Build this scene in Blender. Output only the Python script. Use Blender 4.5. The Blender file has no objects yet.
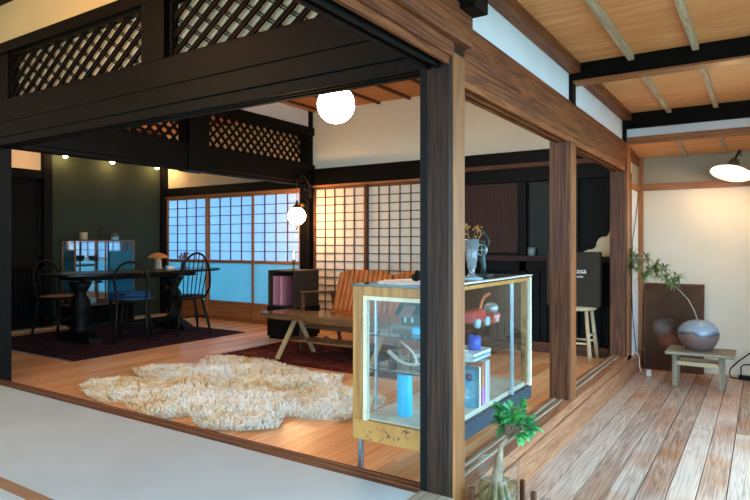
import bpy, bmesh, math, random
from mathutils import Vector, Matrix
R = random.Random(7)
scn = bpy.context.scene
COL = scn.collection
PI = math.pi
FZ = -0.07      # living / dining floor
EZ = -0.22      # veranda floor

# ------------------------------------------------------------------ materials
def lin(c):
    if isinstance(c, str):
        c = c.lstrip('#'); c = [int(c[i:i+2], 16)/255 for i in (0, 2, 4)]
    return tuple(((x/12.92) if x <= 0.04045 else ((x+0.055)/1.055)**2.4) for x in c) + (1.0,)

class NT:
    def __init__(s, name):
        s.m = bpy.data.materials.new(name); s.m.use_nodes = True
        s.t = s.m.node_tree; s.b = s.t.nodes['Principled BSDF']; s.o = s.t.nodes['Material Output']
    def n(s, kind, **kw):
        nd = s.t.nodes.new(kind)
        for k, v in kw.items():
            if k in nd.inputs: nd.inputs[k].default_value = v
            else: setattr(nd, k, v)
        return nd
    def l(s, a, b): s.t.links.new(a, b)
    def set(s, **kw):
        for k, v in kw.items(): s.b.inputs[k.replace('_', ' ')].default_value = v
        return s

def ramp(t, stops):
    r = t.n('ShaderNodeValToRGB'); e = r.color_ramp.elements
    while len(e) < len(stops): e.new(0.5)
    for i, (p, c) in enumerate(stops): e[i].position = p; e[i].color = c
    return r

def plain(name, col, rough=0.6, metal=0.0, var=0.06, scale=18, **kw):
    t = NT(name); c = lin(col)
    tc = t.n('ShaderNodeTexCoord'); nz = t.n('ShaderNodeTexNoise', Scale=scale, Detail=4.0)
    t.l(tc.outputs['Object'], nz.inputs['Vector'])
    lo = tuple(max(0, x*(1-var*2)) for x in c[:3])+(1,); hi = tuple(min(1, x*(1+var*2)) for x in c[:3])+(1,)
    r = ramp(t, [(0.3, lo), (0.7, hi)]); t.l(nz.outputs['Fac'], r.inputs['Fac']); t.l(r.outputs['Color'], t.b.inputs['Base Color'])
    t.set(Roughness=rough, Metallic=metal)
    for k_, v_ in kw.items(): t.b.inputs[k_].default_value = v_
    return t.m

def wood(name, dark, light, axis='y', scale=1.0, rough=0.5, bump=0.15, cross=14.0, along=0.7, ring=0.5, tint=0.25, spec=0.5, freq=7.0, lo=0.18, hi=0.68, dist=0.6, patch=None):
    """grain stretched along one axis, each board (mesh island) its own tone"""
    t = NT(name)
    tc = t.n('ShaderNodeTexCoord'); geo = t.n('ShaderNodeNewGeometry')
    mul = t.n('ShaderNodeVectorMath', operation='SCALE'); cmb = t.n('ShaderNodeCombineXYZ')
    for k in ('X', 'Y', 'Z'): t.l(geo.outputs['Random Per Island'], cmb.inputs[k])
    t.l(cmb.outputs[0], mul.inputs[0]); mul.inputs['Scale'].default_value = 17.0
    add = t.n('ShaderNodeVectorMath', operation='ADD')
    t.l(tc.outputs['Object'], add.inputs[0]); t.l(mul.outputs[0], add.inputs[1])
    mp = t.n('ShaderNodeMapping'); s = [cross*scale]*3; s['xyz'.index(axis)] = along*scale
    mp.inputs['Scale'].default_value = s; t.l(add.outputs[0], mp.inputs['Vector'])
    n1 = t.n('ShaderNodeTexNoise', Scale=1.0, Detail=3.0, Roughness=0.55, Distortion=dist); t.l(mp.outputs[0], n1.inputs['Vector'])
    # growth rings: fract of the coarse noise
    m1 = t.n('ShaderNodeMath', operation='MULTIPLY'); m1.inputs[1].default_value = freq; t.l(n1.outputs['Fac'], m1.inputs[0])
    m2 = t.n('ShaderNodeMath', operation='PINGPONG'); m2.inputs[1].default_value = 0.5; t.l(m1.outputs[0], m2.inputs[0])
    n2 = t.n('ShaderNodeTexNoise', Scale=5.0, Detail=5.0, Roughness=0.7); t.l(mp.outputs[0], n2.inputs['Vector'])
    mx = t.n('ShaderNodeMix', data_type='FLOAT'); mx.inputs['Factor'].default_value = ring
    t.l(n2.outputs['Fac'], mx.inputs['A']); t.l(m2.outputs[0], mx.inputs['B'])
    ad = t.n('ShaderNodeMath', operation='MULTIPLY_ADD'); ad.inputs[1].default_value = tint; t.l(geo.outputs['Random Per Island'], ad.inputs[0])
    sb = t.n('ShaderNodeMath', operation='ADD'); sb.inputs[1].default_value = -tint*0.5
    t.l(mx.outputs['Result'], ad.inputs[2]); t.l(ad.outputs[0], sb.inputs[0])
    r = ramp(t, [(lo, lin(dark)), (hi, lin(light))]); t.l(sb.outputs[0], r.inputs['Fac'])
    out = r.outputs['Color']
    if patch:
        n3 = t.n('ShaderNodeTexNoise', Scale=1.6, Detail=3.0); t.l(add.outputs[0], n3.inputs['Vector'])
        r3 = ramp(t, [(0.46, (0, 0, 0, 1)), (0.7, (1, 1, 1, 1))]); t.l(n3.outputs['Fac'], r3.inputs['Fac'])
        mp3 = t.n('ShaderNodeMix', data_type='RGBA', blend_type='MULTIPLY'); t.l(r3.outputs['Color'], mp3.inputs['Factor']); t.l(out, mp3.inputs['A']); mp3.inputs['B'].default_value = lin(patch); out = mp3.outputs['Result']
    t.l(out, t.b.inputs['Base Color'])
    bp = t.n('ShaderNodeBump', Strength=bump, Distance=0.003); t.l(mx.outputs['Result'], bp.inputs['Height']); t.l(bp.outputs[0], t.b.inputs['Normal'])
    t.set(Roughness=rough); t.b.inputs['Specular IOR Level'].default_value = spec
    return t.m

def plaster(name, col, var=0.05, rough=0.9):
    t = NT(name); c = lin(col)
    tc = t.n('ShaderNodeTexCoord'); a = t.n('ShaderNodeTexNoise', Scale=2.2, Detail=5.0); b = t.n('ShaderNodeTexNoise', Scale=120.0, Detail=3.0)
    t.l(tc.outputs['Object'], a.inputs['Vector']); t.l(tc.outputs['Object'], b.inputs['Vector'])
    r = ramp(t, [(0.3, tuple(x*(1-var) for x in c[:3])+(1,)), (0.7, tuple(min(1, x*(1+var)) for x in c[:3])+(1,))])
    t.l(a.outputs['Fac'], r.inputs['Fac']); t.l(r.outputs['Color'], t.b.inputs['Base Color'])
    bp = t.n('ShaderNodeBump', Strength=0.12, Distance=0.002); t.l(b.outputs['Fac'], bp.inputs['Height']); t.l(bp.outputs[0], t.b.inputs['Normal'])
    t.set(Roughness=rough); return t.m

def emit(name, col, strength):
    t = NT(name); t.b.inputs['Base Color'].default_value = lin(col)
    t.b.inputs['Emission Color'].default_value = lin(col); t.b.inputs['Emission Strength'].default_value = strength
    t.set(Roughness=0.3); return t.m

def glass_thin(name, tint=(1, 1, 1), refl=1.0, ior=1.5, frost=0.0):
    """a sheet of window glass: clear through, fresnel reflection"""
    t = NT(name); t.t.nodes.remove(t.b)
    tr = t.n('ShaderNodeBsdfTransparent'); tr.inputs['Color'].default_value = (*tint, 1)
    gl = t.n('ShaderNodeBsdfGlossy', Roughness=0.02); lw = t.n('ShaderNodeLayerWeight', Blend=0.5)
    pw = t.n('ShaderNodeMath', operation='POWER'); pw.inputs[1].default_value = 4.0; t.l(lw.outputs['Facing'], pw.inputs[0])
    mu = t.n('ShaderNodeMath', operation='MULTIPLY_ADD', use_clamp=True); mu.inputs[1].default_value = 0.8*refl; mu.inputs[2].default_value = ((ior-1)/(ior+1))**2*refl
    t.l(pw.outputs[0], mu.inputs[0])
    mx = t.n('ShaderNodeMixShader'); t.l(mu.outputs[0], mx.inputs[0]); t.l(tr.outputs[0], mx.inputs[1]); t.l(gl.outputs[0], mx.inputs[2])
    t.l(mx.outputs[0], t.o.inputs['Surface']); return t.m

def paper(name, col, trans_col, mix=0.5, gloss=0.0):
    """translucent sheet: light from behind glows through"""
    t = NT(name); t.t.nodes.remove(t.b)
    d = t.n('ShaderNodeBsdfDiffuse'); d.inputs['Color'].default_value = lin(col)
    tr = t.n('ShaderNodeBsdfTranslucent')
    tc = t.n('ShaderNodeTexCoord'); nz = t.n('ShaderNodeTexNoise', Scale=3.0, Detail=6.0, Roughness=0.7); t.l(tc.outputs['Object'], nz.inputs['Vector'])
    c = lin(trans_col); r = ramp(t, [(0.3, tuple(x*0.86 for x in c[:3])+(1,)), (0.7, c)]); t.l(nz.outputs['Fac'], r.inputs['Fac']); t.l(r.outputs['Color'], tr.inputs['Color'])
    mx = t.n('ShaderNodeMixShader'); mx.inputs[0].default_value = mix
    t.l(d.outputs[0], mx.inputs[1]); t.l(tr.outputs[0], mx.inputs[2]); out = mx
    if gloss:
        g = t.n('ShaderNodeBsdfGlossy', Roughness=0.15); m2 = t.n('ShaderNodeMixShader'); m2.inputs[0].default_value = gloss
        t.l(mx.outputs[0], m2.inputs[1]); t.l(g.outputs[0], m2.inputs[2]); out = m2
    t.l(out.outputs[0], t.o.inputs['Surface']); return t.m

def carpet(name, cols, scale=9.0, rough=0.95):
    t = NT(name); tc = t.n('ShaderNodeTexCoord')
    v = t.n('ShaderNodeTexVoronoi', Scale=scale, distance='MANHATTAN'); n = t.n('ShaderNodeTexNoise', Scale=60.0, Detail=3.0)
    t.l(tc.outputs['Object'], v.inputs['Vector']); t.l(tc.outputs['Object'], n.inputs['Vector'])
    mx = t.n('ShaderNodeMix', data_type='FLOAT'); mx.inputs['Factor'].default_value = 0.45
    t.l(v.outputs['Distance'], mx.inputs['A']); t.l(n.outputs['Fac'], mx.inputs['B'])
    r = ramp(t, [(0.2+0.4*i/(len(cols)-1), lin(c)) for i, c in enumerate(cols)]); t.l(mx.outputs['Result'], r.inputs['Fac'])
    t.l(r.outputs['Color'], t.b.inputs['Base Color']); t.set(Roughness=rough)
    bp = t.n('ShaderNodeBump', Strength=0.5, Distance=0.004); t.l(n.outputs['Fac'], bp.inputs['Height']); t.l(bp.outputs[0], t.b.inputs['Normal'])
    t.b.inputs['Specular IOR Level'].default_value = 0.1
    return t.m

M = {}
M['dark'] = {a: wood('charcoal_wood_'+a, '#060503', '#130e08', a, rough=0.55, bump=0.1, spec=0.12) for a in 'xyz'}
M['brown'] = {a: wood('old_brown_wood_'+a, '#522814', '#b0683a', a, rough=0.55, bump=0.25, spec=0.25, cross=20) for a in 'xyz'}
M['mid'] = {a: wood('mid_brown_wood_'+a, '#3a1d0f', '#83502f', a, rough=0.55, bump=0.2, cross=24, spec=0.3) for a in 'xyz'}
M['tan'] = {a: wood('tan_wood_'+a, '#774822', '#ad6e38', a, rough=0.5, bump=0.12, cross=20) for a in 'xyz'}
M['orange'] = {a: wood('orange_brown_wood_'+a, '#8a4f27', '#c0824c', a, rough=0.45, bump=0.08, cross=18) for a in 'xyz'}
M['rafter'] = {a: wood('pale_rafter_wood_'+a, '#a58a6c', '#dfcbaa', a, rough=0.7, bump=0.2, cross=22) for a in 'xyz'}
M['sill'] = {a: wood('worn_sill_wood_'+a, '#7f4b2e', '#c98e64', a, rough=0.45, bump=0.15, cross=18) for a in 'xyz'}
M['silver'] = {a: wood('weathered_grey_wood_'+a, '#71634f', '#b5a68c', a, rough=0.7, bump=0.3, cross=22) for a in 'xyz'}
M['pale'] = {a: wood('pale_wood_'+a, '#a88a62', '#d8bf98', a, rough=0.5, bump=0.1, cross=18) for a in 'xyz'}
M['floor'] = wood('living_floor_boards', '#d59258', '#f8c793', 'y', rough=0.33, bump=0.04, cross=10, along=0.5, tint=0.5)
M['veranda'] = wood('weathered_veranda_boards', '#6e4a37', '#cfb19c', 'y', rough=0.42, bump=0.3, cross=12, along=0.4, tint=0.2, ring=0.5, freq=16, lo=0.08, hi=0.5, dist=0.2, patch='#e6b48e')
M['ceil_out'] = wood('veranda_ceiling_boards', '#d58a4e', '#f7ba7e', 'x', rough=0.6, bump=0.12, cross=12, along=0.5, tint=0.3)
M['ceil_in'] = wood('room_ceiling_boards', '#a8652e', '#dc9550', 'x', rough=0.6, bump=0.08, cross=12, along=0.5, tint=0.3)
M['plaster'] = plaster('cream_plaster', '#e4e1ce')
M['plaster_warm'] = plaster('warm_cream_plaster', '#e0cfae')
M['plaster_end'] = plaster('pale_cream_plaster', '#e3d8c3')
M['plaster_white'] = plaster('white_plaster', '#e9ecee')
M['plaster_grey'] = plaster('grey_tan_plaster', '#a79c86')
M['green'] = plaster('dark_green_wall', '#2d341f', var=0.1)
M['panel_red'] = wood('reddish_brown_panel', '#26150e', '#4a2e22', 'z', spec=0.2, rough=0.6, cross=26)
M['panel_green'] = plain('dark_green_panel', '#171b13', 0.5, **{'Specular IOR Level': 0.2})
M['panel_black'] = plain('black_board', '#100e08', 0.7, **{'Specular IOR Level': 0.15})
M['black'] = plain('black_paint', '#0b0a07', 0.55, **{'Specular IOR Level': 0.15})
M['iron'] = plain('black_iron', '#1a1917', 0.4, 0.6)
M['brass'] = plain('aged_brass', '#8a6a3a', 0.35, 0.9)
M['steel'] = plain('brushed_steel', '#b9c0c4', 0.3, 0.9)
M['glass'] = glass_thin('clear_glass', (0.96, 0.985, 0.98))
M['glass_case'] = glass_thin('showcase_glass', (0.95, 0.98, 0.98), refl=1.1)
M['glass_shelf'] = glass_thin('green_edged_glass', (0.86, 0.95, 0.94), refl=1.2)
M['glass_edge'] = plain('dark_glass_edge', '#33443f', 0.2)
M['paper_blue'] = paper('shoji_paper_daylit', '#e6e6e2', '#b2cfe2', 0.5)
M['glass_frost'] = paper('frosted_glass', '#a9c8d0', '#86bcc6', 0.55, 0.06)
M['paper_warm'] = paper('shoji_paper', '#f3e6d0', '#e9d9bc', 0.25)
M['paper_back'] = plain('cream_paper', '#e2d0ac', 0.9)
M['plaster_sand'] = plaster('ochre_cream_plaster', '#d9c48f')

# tatami: fine woven stripes
def tatami():
    t = NT('tatami_straw'); tc = t.n('ShaderNodeTexCoord')
    w = t.n('ShaderNodeTexWave', Scale=55.0, Distortion=0.6, Detail=2.0, bands_direction='Y'); n = t.n('ShaderNodeTexNoise', Scale=2.0, Detail=5.0)
    t.l(tc.outputs['Object'], w.inputs['Vector']); t.l(tc.outputs['Object'], n.inputs['Vector'])
    mx = t.n('ShaderNodeMix', data_type='FLOAT'); mx.inputs['Factor'].default_value = 0.7
    t.l(w.outputs['Fac'], mx.inputs['A']); t.l(n.outputs['Fac'], mx.inputs['B'])
    r = ramp(t, [(0.2, lin('#98a2a2')), (0.8, lin('#b3bcbc'))]); t.l(mx.outputs['Result'], r.inputs['Fac']); t.l(r.outputs['Color'], t.b.inputs['Base Color'])
    bp = t.n('ShaderNodeBump', Strength=0.2, Distance=0.001); t.l(w.outputs['Fac'], bp.inputs['Height']); t.l(bp.outputs[0], t.b.inputs['Normal'])
    t.set(Roughness=0.55); return t.m
M['tatami'] = tatami()
M['heri'] = plain('brown_cloth_border', '#86603f', 0.9)

# ------------------------------------------------------------------ mesh builder
class MB:
    def __init__(s): s.v = []; s.f = []; s.sm = []
    def add(s, vs, fs, smooth=False):
        b = len(s.v); s.v += [tuple(v) for v in vs]; s.f += [tuple(i+b for i in f) for f in fs]; s.sm += [smooth]*len(fs); return s
    def box(s, x0, x1, y0, y1, z0, z1):
        if x0 > x1: x0, x1 = x1, x0
        if y0 > y1: y0, y1 = y1, y0
        if z0 > z1: z0, z1 = z1, z0
        vs = [(x, y, z) for x in (x0, x1) for y in (y0, y1) for z in (z0, z1)]
        return s.add(vs, [(0, 1, 3, 2), (4, 6, 7, 5), (0, 4, 5, 1), (2, 3, 7, 6), (0, 2, 6, 4), (1, 5, 7, 3)])
    def bar(s, p, q, w, h, up=(0, 0, 1)):
        """box between two points, w sideways, h along 'up'"""
        p, q, up = Vector(p), Vector(q), Vector(up); d = (q-p).normalized()
        sd = d.cross(up)
        if sd.length < 1e-5: sd = d.cross(Vector((1, 0, 0)))
        sd.normalize(); u = sd.cross(d).normalized()
        vs = [e+sd*(a*w/2)+u*(b*h/2) for e in (p, q) for a in (-1, 1) for b in (-1, 1)]
        return s.add(vs, [(0, 1, 3, 2), (4, 6, 7, 5), (0, 4, 5, 1), (2, 3, 7, 6), (0, 2, 6, 4), (1, 5, 7, 3)])
    def tube(s, pts, r, seg=10, closed=False, flat=1.0):
        pts = [Vector(p) for p in pts]; n = len(pts)
        rs = r if isinstance(r, (list, tuple)) else [r]*n
        vs = []; nrm = None
        for i, p in enumerate(pts):
            if closed: d = pts[(i+1) % n]-pts[i-1]
            else: d = pts[min(i+1, n-1)]-pts[max(i-1, 0)]
            d.normalize()
            if nrm is None:
                nrm = d.orthogonal().normalized()
            else:
                nrm = (nrm-d*nrm.dot(d))
                nrm = nrm.normalized() if nrm.length > 1e-6 else d.orthogonal().normalized()
            bi = d.cross(nrm)
            for k in range(seg):
                a = 2*PI*k/seg; vs.append(p+(nrm*math.cos(a)+bi*math.sin(a)*flat)*rs[i])
        fs = []
        for i in range(n if closed else n-1):
            j = (i+1) % n
            for k in range(seg):
                k2 = (k+1) % seg; fs.append((i*seg+k, i*seg+k2, j*seg+k2, j*seg+k))
        if not closed:
            fs.append(tuple(reversed(range(seg)))); fs.append(tuple((n-1)*seg+k for k in range(seg)))
        return s.add(vs, fs, True)
    def lathe(s, prof, c=(0, 0, 0), seg=32, sx=1.0, sy=1.0, mat=None, cap=(True, True)):
        vs = []; n = len(prof)
        for (r, z) in prof:
            for k in range(seg):
                a = 2*PI*k/seg; vs.append(Vector((r*math.cos(a)*sx, r*math.sin(a)*sy, z)))
        fs = []
        for i in range(n-1):
            for k in range(seg):
                k2 = (k+1) % seg; fs.append((i*seg+k, i*seg+k2, (i+1)*seg+k2, (i+1)*seg+k))
        if cap[0] and prof[0][0] > 1e-6: fs.append(tuple(reversed(range(seg))))
        if cap[1] and prof[-1][0] > 1e-6: fs.append(tuple((n-1)*seg+k for k in range(seg)))
        if mat: vs = [mat @ v for v in vs]
        vs = [v+Vector(c) for v in vs]
        return s.add(vs, fs, True)
    def ball(s, c, r, seg=24, rings=14, scale=(1, 1, 1)):
        prof = [(max(1e-5, math.sin(PI*i/rings))*r if 0 < i < rings else 1e-7, -math.cos(PI*i/rings)*r) for i in range(rings+1)]
        b = len(s.v); s.lathe(prof, (0, 0, 0), seg)
        s.v[b:] = [(c[0]+x*scale[0], c[1]+y*scale[1], c[2]+z*scale[2]) for (x, y, z) in s.v[b:]]
        return s
    def prism(s, poly, axis, a, b):
        """polygon in the plane across 'axis', extruded from a to b (poly order x,y / x,z / y,z)"""
        def P(u, v, w): return {'x': (w, u, v), 'y': (u, w, v), 'z': (u, v, w)}[axis]
        n = len(poly); vs = [P(u, v, a) for u, v in poly]+[P(u, v, b) for u, v in poly]
        fs = [tuple(range(n))[::-1], tuple(range(n, 2*n))]+[(i, (i+1) % n, n+(i+1) % n, n+i) for i in range(n)]
        return s.add(vs, fs)
    def xform(s, m, start=0):
        s.v[start:] = [tuple(m @ Vector(v)) for v in s.v[start:]]; return s
    def build(s, name, mat, parent=None, bevel=0.0, origin=None, subsurf=0, solid=0.0):
        me = bpy.data.meshes.new(name)
        o0 = Vector(origin) if origin else (LOC.get(parent.name, Vector((0, 0, 0))) if parent else Vector((0, 0, 0)))
        vv = [Vector(v)-o0 for v in s.v]
        me.from_pydata(vv, [], s.f); me.polygons.foreach_set('use_smooth', s.sm)
        bm = bmesh.new(); bm.from_mesh(me); bmesh.ops.recalc_face_normals(bm, faces=bm.faces); bm.to_mesh(me); bm.free()
        me.materials.append(mat); me.update()
        o = bpy.data.objects.new(name, me); COL.objects.link(o)
        if parent: o.parent = parent; LOC[o.name] = o0
        else: o.location = o0; LOC[o.name] = o0
        if solid:
            md = o.modifiers.new('Solidify', 'SOLIDIFY'); md.thickness = solid; md.offset = 0
        if bevel:
            md = o.modifiers.new('Bevel', 'BEVEL'); md.width = bevel; md.segments = 2; md.limit_method = 'ANGLE'; md.angle_limit = 0.7
        if subsurf:
            md = o.modifiers.new('Subsurf', 'SUBSURF'); md.levels = subsurf; md.render_levels = subsurf
        return o
LOC = {}

def thing(name, label, cat, loc, group=None):
    o = bpy.data.objects.new(name, None); COL.objects.link(o); o.empty_display_size = 0.1
    o.location = loc; LOC[o.name] = Vector(loc); o['label'] = label; o['category'] = cat
    if group: o['group'] = group
    return o
def tag(o, label, cat, group=None):
    o['label'] = label; o['category'] = cat
    if group: o['group'] = group
    return o
def structure(o): o['kind'] = 'structure'; return o
def sroot(name, loc):
    o = bpy.data.objects.new(name, None); COL.objects.link(o); o.location = loc; LOC[o.name] = Vector(loc); o['kind'] = 'structure'; return o
def S(name, mat, *boxes, bevel=0.0):
    m = MB()
    for b in boxes: m.box(*b)
    return structure(m.build(name, mat, bevel=bevel))
TRIM = [0]
def T(mat, *boxes, bevel=0.004):
    TRIM[0] += 1
    return S('trim_%d' % TRIM[0], mat, *boxes, bevel=bevel)
def copy_tree(o, parent=None):
    c = o.copy(); COL.objects.link(c)
    if parent: c.parent = parent
    for ch in list(o.children): copy_tree(ch, c)
    return c

# ------------------------------------------------------------------ setting: floors
def boards(name, mat, x0, x1, y0, y1, z0, z1, w, along='y', gap=0.003, lens=None):
    m = MB(); rr = random.Random(len(name))
    a0, a1, b0, b1 = (x0, x1, y0, y1) if along == 'y' else (y0, y1, x0, x1)
    a = a0
    while a < a1-1e-4:
        e = min(a+w, a1); b = b0-(rr.random()*lens if lens else 0)
        while b < b1-1e-4:
            c = min(b+lens, b1) if lens else b1
            s, t = max(b, b0), c
            if along == 'y': m.box(a, e-gap, s, t-gap*0.5, z0, z1)
            else: m.box(s, t-gap*0.5, a, e-gap, z0, z1)
            b = c
        a = e
    return structure(m.build(name, mat))
boards('floor', M['floor'], -6.77, -0.13, 0.06, 3.86, FZ-0.03, FZ, 0.12, 'y', 0.0015, 1.9)
boards('floor_veranda', M['veranda'], 0.03, 1.75, -4.0, 4.42, EZ-0.03, EZ, 0.125, 'y', 0.005, 3.6)
S('floor_underlay', M['black'], (-6.9, 1.9, -4.1, 4.6, -0.32, -0.26))
S('floor_tatami', M['tatami'], (-4.0, -0.13, -4.0, -0.03, -0.05, 0.0))
T(M['heri'], (-4.0, -0.13, -0.935, -0.875, -0.004, 0.0015), (-2.03, -1.97, -4.0, -0.935, -0.004, 0.0015), bevel=0)
S('ground', plain('garden_earth', '#7f8378', 0.95), (-14, 14, -14, 16, -0.75, -0.7))

# thresholds
T(M['mid']['x'], (-3.95, -0.13, -0.03, 0.075, -0.13, 0.002), (-3.95, -0.13, 0.0, 0.02, 0.0, 0.006), (-3.95, -0.13, 0.04, 0.055, 0.0, 0.006))
T(M['sill']['y'], (-0.135, 0.02, 0.141, 3.62, -0.06, 0.0), bevel=0.004)
T(M['silver']['y'], (-0.105, -0.09, 0.15, 3.6, -0.001, 0.006), (-0.06, -0.045, 0.15, 3.6, -0.001, 0.006), bevel=0)
T(M['sill']['y'], (-0.12, 0.032, 0.141, 4.38, EZ-0.02, -0.062), bevel=0.006)
T(M['silver']['y'], (-0.135, 0.02, -4.0, 0.0, -0.1, 0.004))
T(M['sill']['y'], (-0.12, 0.032, -4.0, 0.0, EZ-0.02, -0.101), bevel=0.006)

# ------------------------------------------------------------------ posts
def main_post():
    # charcoal post with a newer tan board on the veranda side
    T(wood('sooty_post_wood', '#1a0f09', '#54351f', 'z', rough=0.55, bump=0.2, cross=30, spec=0.2), (-0.133, -0.004, 0.0, 0.141, EZ, 1.93), bevel=0.006)
    T(M['black'], (-0.1345, -0.102, -0.0015, 0.1, -0.02, 1.93), bevel=0)
    T(M['tan']['z'], (-0.012, 0.002, 0.03, 0.1415, EZ, 1.80), bevel=0.003)
main_post()
T(M['mid']['z'], (-0.135, 0.0, 1.775, 1.925, -0.02, 1.70), bevel=0.006)
T(M['brown']['z'], (-0.004, 0.003, 1.785, 1.915, -0.02, 1.68), bevel=0)
T(M['mid']['z'], (-0.135, 0.0, 3.62, 3.77, -0.02, 1.70), bevel=0.006)
T(M['orange']['z'], (-0.004, 0.004, 3.70, 3.86, -0.02, 1.94), bevel=0.003)
T(M['dark']['z'], (-4.0, -3.755, -0.02, 0.14, -0.05, 1.80), bevel=0.006)
T(M['dark']['z'], (-4.0, -3.53, 0.0, 0.11, 1.80, 2.478), bevel=0.006)
T(M['dark']['z'], (-3.97, -3.825, 3.77, 3.87, FZ, 2.72), bevel=0.006)
T(M['dark']['z'], (-3.94, -3.76, 1.83, 2.09, 1.76, 2.5), bevel=0.006)

# ------------------------------------------------------------------ lintels and beams
# between tatami room and living room (y = 0)
T(M['dark']['x'], (-3.95, -0.12, 0.0, 0.025, 1.745, 1.80), (-3.95, -0.12, 0.05, 0.065, 1.745, 1.80), (-3.95, -0.12, 0.09, 0.125, 1.745, 1.80), (-3.95, -0.12, 0.0255, 0.0895, 1.77, 1.80), bevel=0.002)
T(M['dark']['x'], (-3.95, -0.12, -0.012, 0.135, 1.80, 1.905), bevel=0.005)
T(M['dark']['x'], (-3.95, -0.12, -0.015, 0.13, 1.905, 2.062), bevel=0.005)
T(M['dark']['x'], (-3.95, -0.12, -0.02, 0.11, 2.405, 2.478), bevel=0.004)
T(M['dark']['z'], (-1.965, -1.76, -0.015, 0.12, 2.062, 2.41), bevel=0.005)
S('wall_transom', M['plaster_sand'], (-4.0, 0.0, 0.03, 0.08, 2.478, 2.86))
# veranda side (x = 0)
T(M['brown']['y'], (-0.12, 0.002, 0.141, 4.38, 1.80, 1.952), bevel=0.006)
T(M['brown']['y'], (-0.115, -0.001, 0.141, 3.65, 1.72, 1.80), bevel=0.004)
T(M['brown']['y'], (-0.105, -0.09, 0.141, 3.65, 1.685, 1.72), (-0.065, -0.05, 0.141, 3.65, 1.685, 1.72), (-0.02, -0.004, 0.141, 3.65, 1.685, 1.72), bevel=0.002)
S('wall_veranda', M['plaster_white'], (-0.06, -0.02, 0.10, 3.65, 1.94, 2.75))
T(M['brown']['y'], (-0.02, 0.055, 0.0, 3.62, 2.137, 2.205), bevel=0.004)
T(M['dark']['z'], (-0.025, 0.006, 1.82, 1.90, 1.94, 2.14), bevel=0.003)
T(M['dark']['z'], (-0.03, 0.012, 3.59, 3.66, 1.94, 2.14), bevel=0.003)
# near beam over the tatami edge, running toward the camera
T(M['brown']['y'], (-0.16, 0.045, -4.0, 0.135, 1.832, 1.985), bevel=0.012)
T(M['brown']['y'], (-0.13, 0.012, -4.0, 0.02, 1.775, 1.835), bevel=0.004)
T(M['dark']['y'], (-0.105, -0.085, -4.0, 0.0, 1.735, 1.775), (-0.06, -0.045, -4.0, 0.0, 1.735, 1.775), (-0.085, -0.004, -4.0, 0.0, 1.765, 1.775), bevel=0.002)
T(M['brown']['y'], (-0.02, -0.002, -4.0, 0.0, 1.745, 1.775), bevel=0.002)
T(M['dark']['x'], (-0.3, 0.112, 0.0, 0.13, 1.955, 2.12), bevel=0.006)
S('wall_tatami_right', M['plaster_white'], (-0.06, -0.02, -4.0, 0.10, 1.98, 2.86))
# partition between living and dining (x = -3.85)
T(M['dark']['y'], (-3.93, -3.78, 0.1, 3.85, 1.80, 2.03), bevel=0.006)
T(M['dark']['y'], (-3.91, -3.89, 0.1, 3.75, 1.765, 1.80), (-3.87, -3.855, 0.1, 3.75, 1.765, 1.80), (-3.82, -3.80, 0.1, 3.75, 1.765, 1.80), bevel=0.002)
T(M['dark']['y'], (-3.92, -3.79, 0.1, 3.85, 2.41, 2.51), bevel=0.004)
S('wall_partition', M['plaster_white'], (-3.87, -3.83, 0.1, 3.85, 2.51, 2.75))

# ------------------------------------------------------------------ lattice transoms
def clip_diag(u0, u1, v0, v1, c, s):
    """line v = s*(u-c) clipped to the panel"""
    pts = []
    for u in (u0, u1):
        v = s*(u-c)+v0
        if v0-1e-9 <= v <= v1+1e-9: pts.append((u, v))
    for v in (v0, v1):
        u = c+(v-v0)/s
        if u0-1e-9 <= u <= u1+1e-9: pts.append((u, v))
    pts.sort()
    if len(pts) < 2 or (Vector(pts[0])-Vector(pts[-1])).length < 0.012: return None
    return pts[0], pts[-1]
def lattice_y(name_label, x0, x1, z0, z1):
    t = thing('lattice_transom', name_label, 'transom', ((x0+x1)/2, 0.04, z0), 'lattice transoms facing the tatami room')
    fr = MB()
    for b in ((x0, x1, 0.02, 0.075, z0, z0+0.02), (x0, x1, 0.02, 0.075, z1-0.02, z1), (x0, x0+0.025, 0.02, 0.075, z0, z1), (x1-0.025, x1, 0.02, 0.075, z0, z1)): fr.box(*b)
    fr.build('frame', M['dark']['x'], t, bevel=0.002)
    la = MB(); s = 0.66; h = z1-z0
    sp = 0.15
    c = x0-h/s-0.1
    while c < x1:
        for off, w in ((-0.016, 0.012), (0.016, 0.012)):
            q = clip_diag(x0, x1, z0, z1, c+off, s)
            if q: la.bar((q[0][0], 0.038, q[0][1]), (q[1][0], 0.038, q[1][1]), 0.014, w, (0, 0, 1))
        c += sp
    c = x0-0.1
    while c < x1+h/s+0.1:
        for off in (-0.013, 0.013):
            q = clip_diag(x0, x1, z0, z1, c+off, -s)
            if q is None:
                continue
            la.bar((q[0][0], 0.058, q[0][1]), (q[1][0], 0.058, q[1][1]), 0.008, 0.006, (0, 0, 1))
        c += 0.16
    la.build('lattice', M['dark']['x'], t)
    MB().box(x0, x1, 0.066, 0.07, z0, z1).build('backing_paper', M['paper_back'], t)
lattice_y('dark diagonal lattice transom left of the short upper post, under cream plaster', -3.53, -1.965, 2.062, 2.405)
lattice_y('dark diagonal lattice transom right of the short upper post, reaching the corner post', -1.76, -0.16, 2.062, 2.405)
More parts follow.
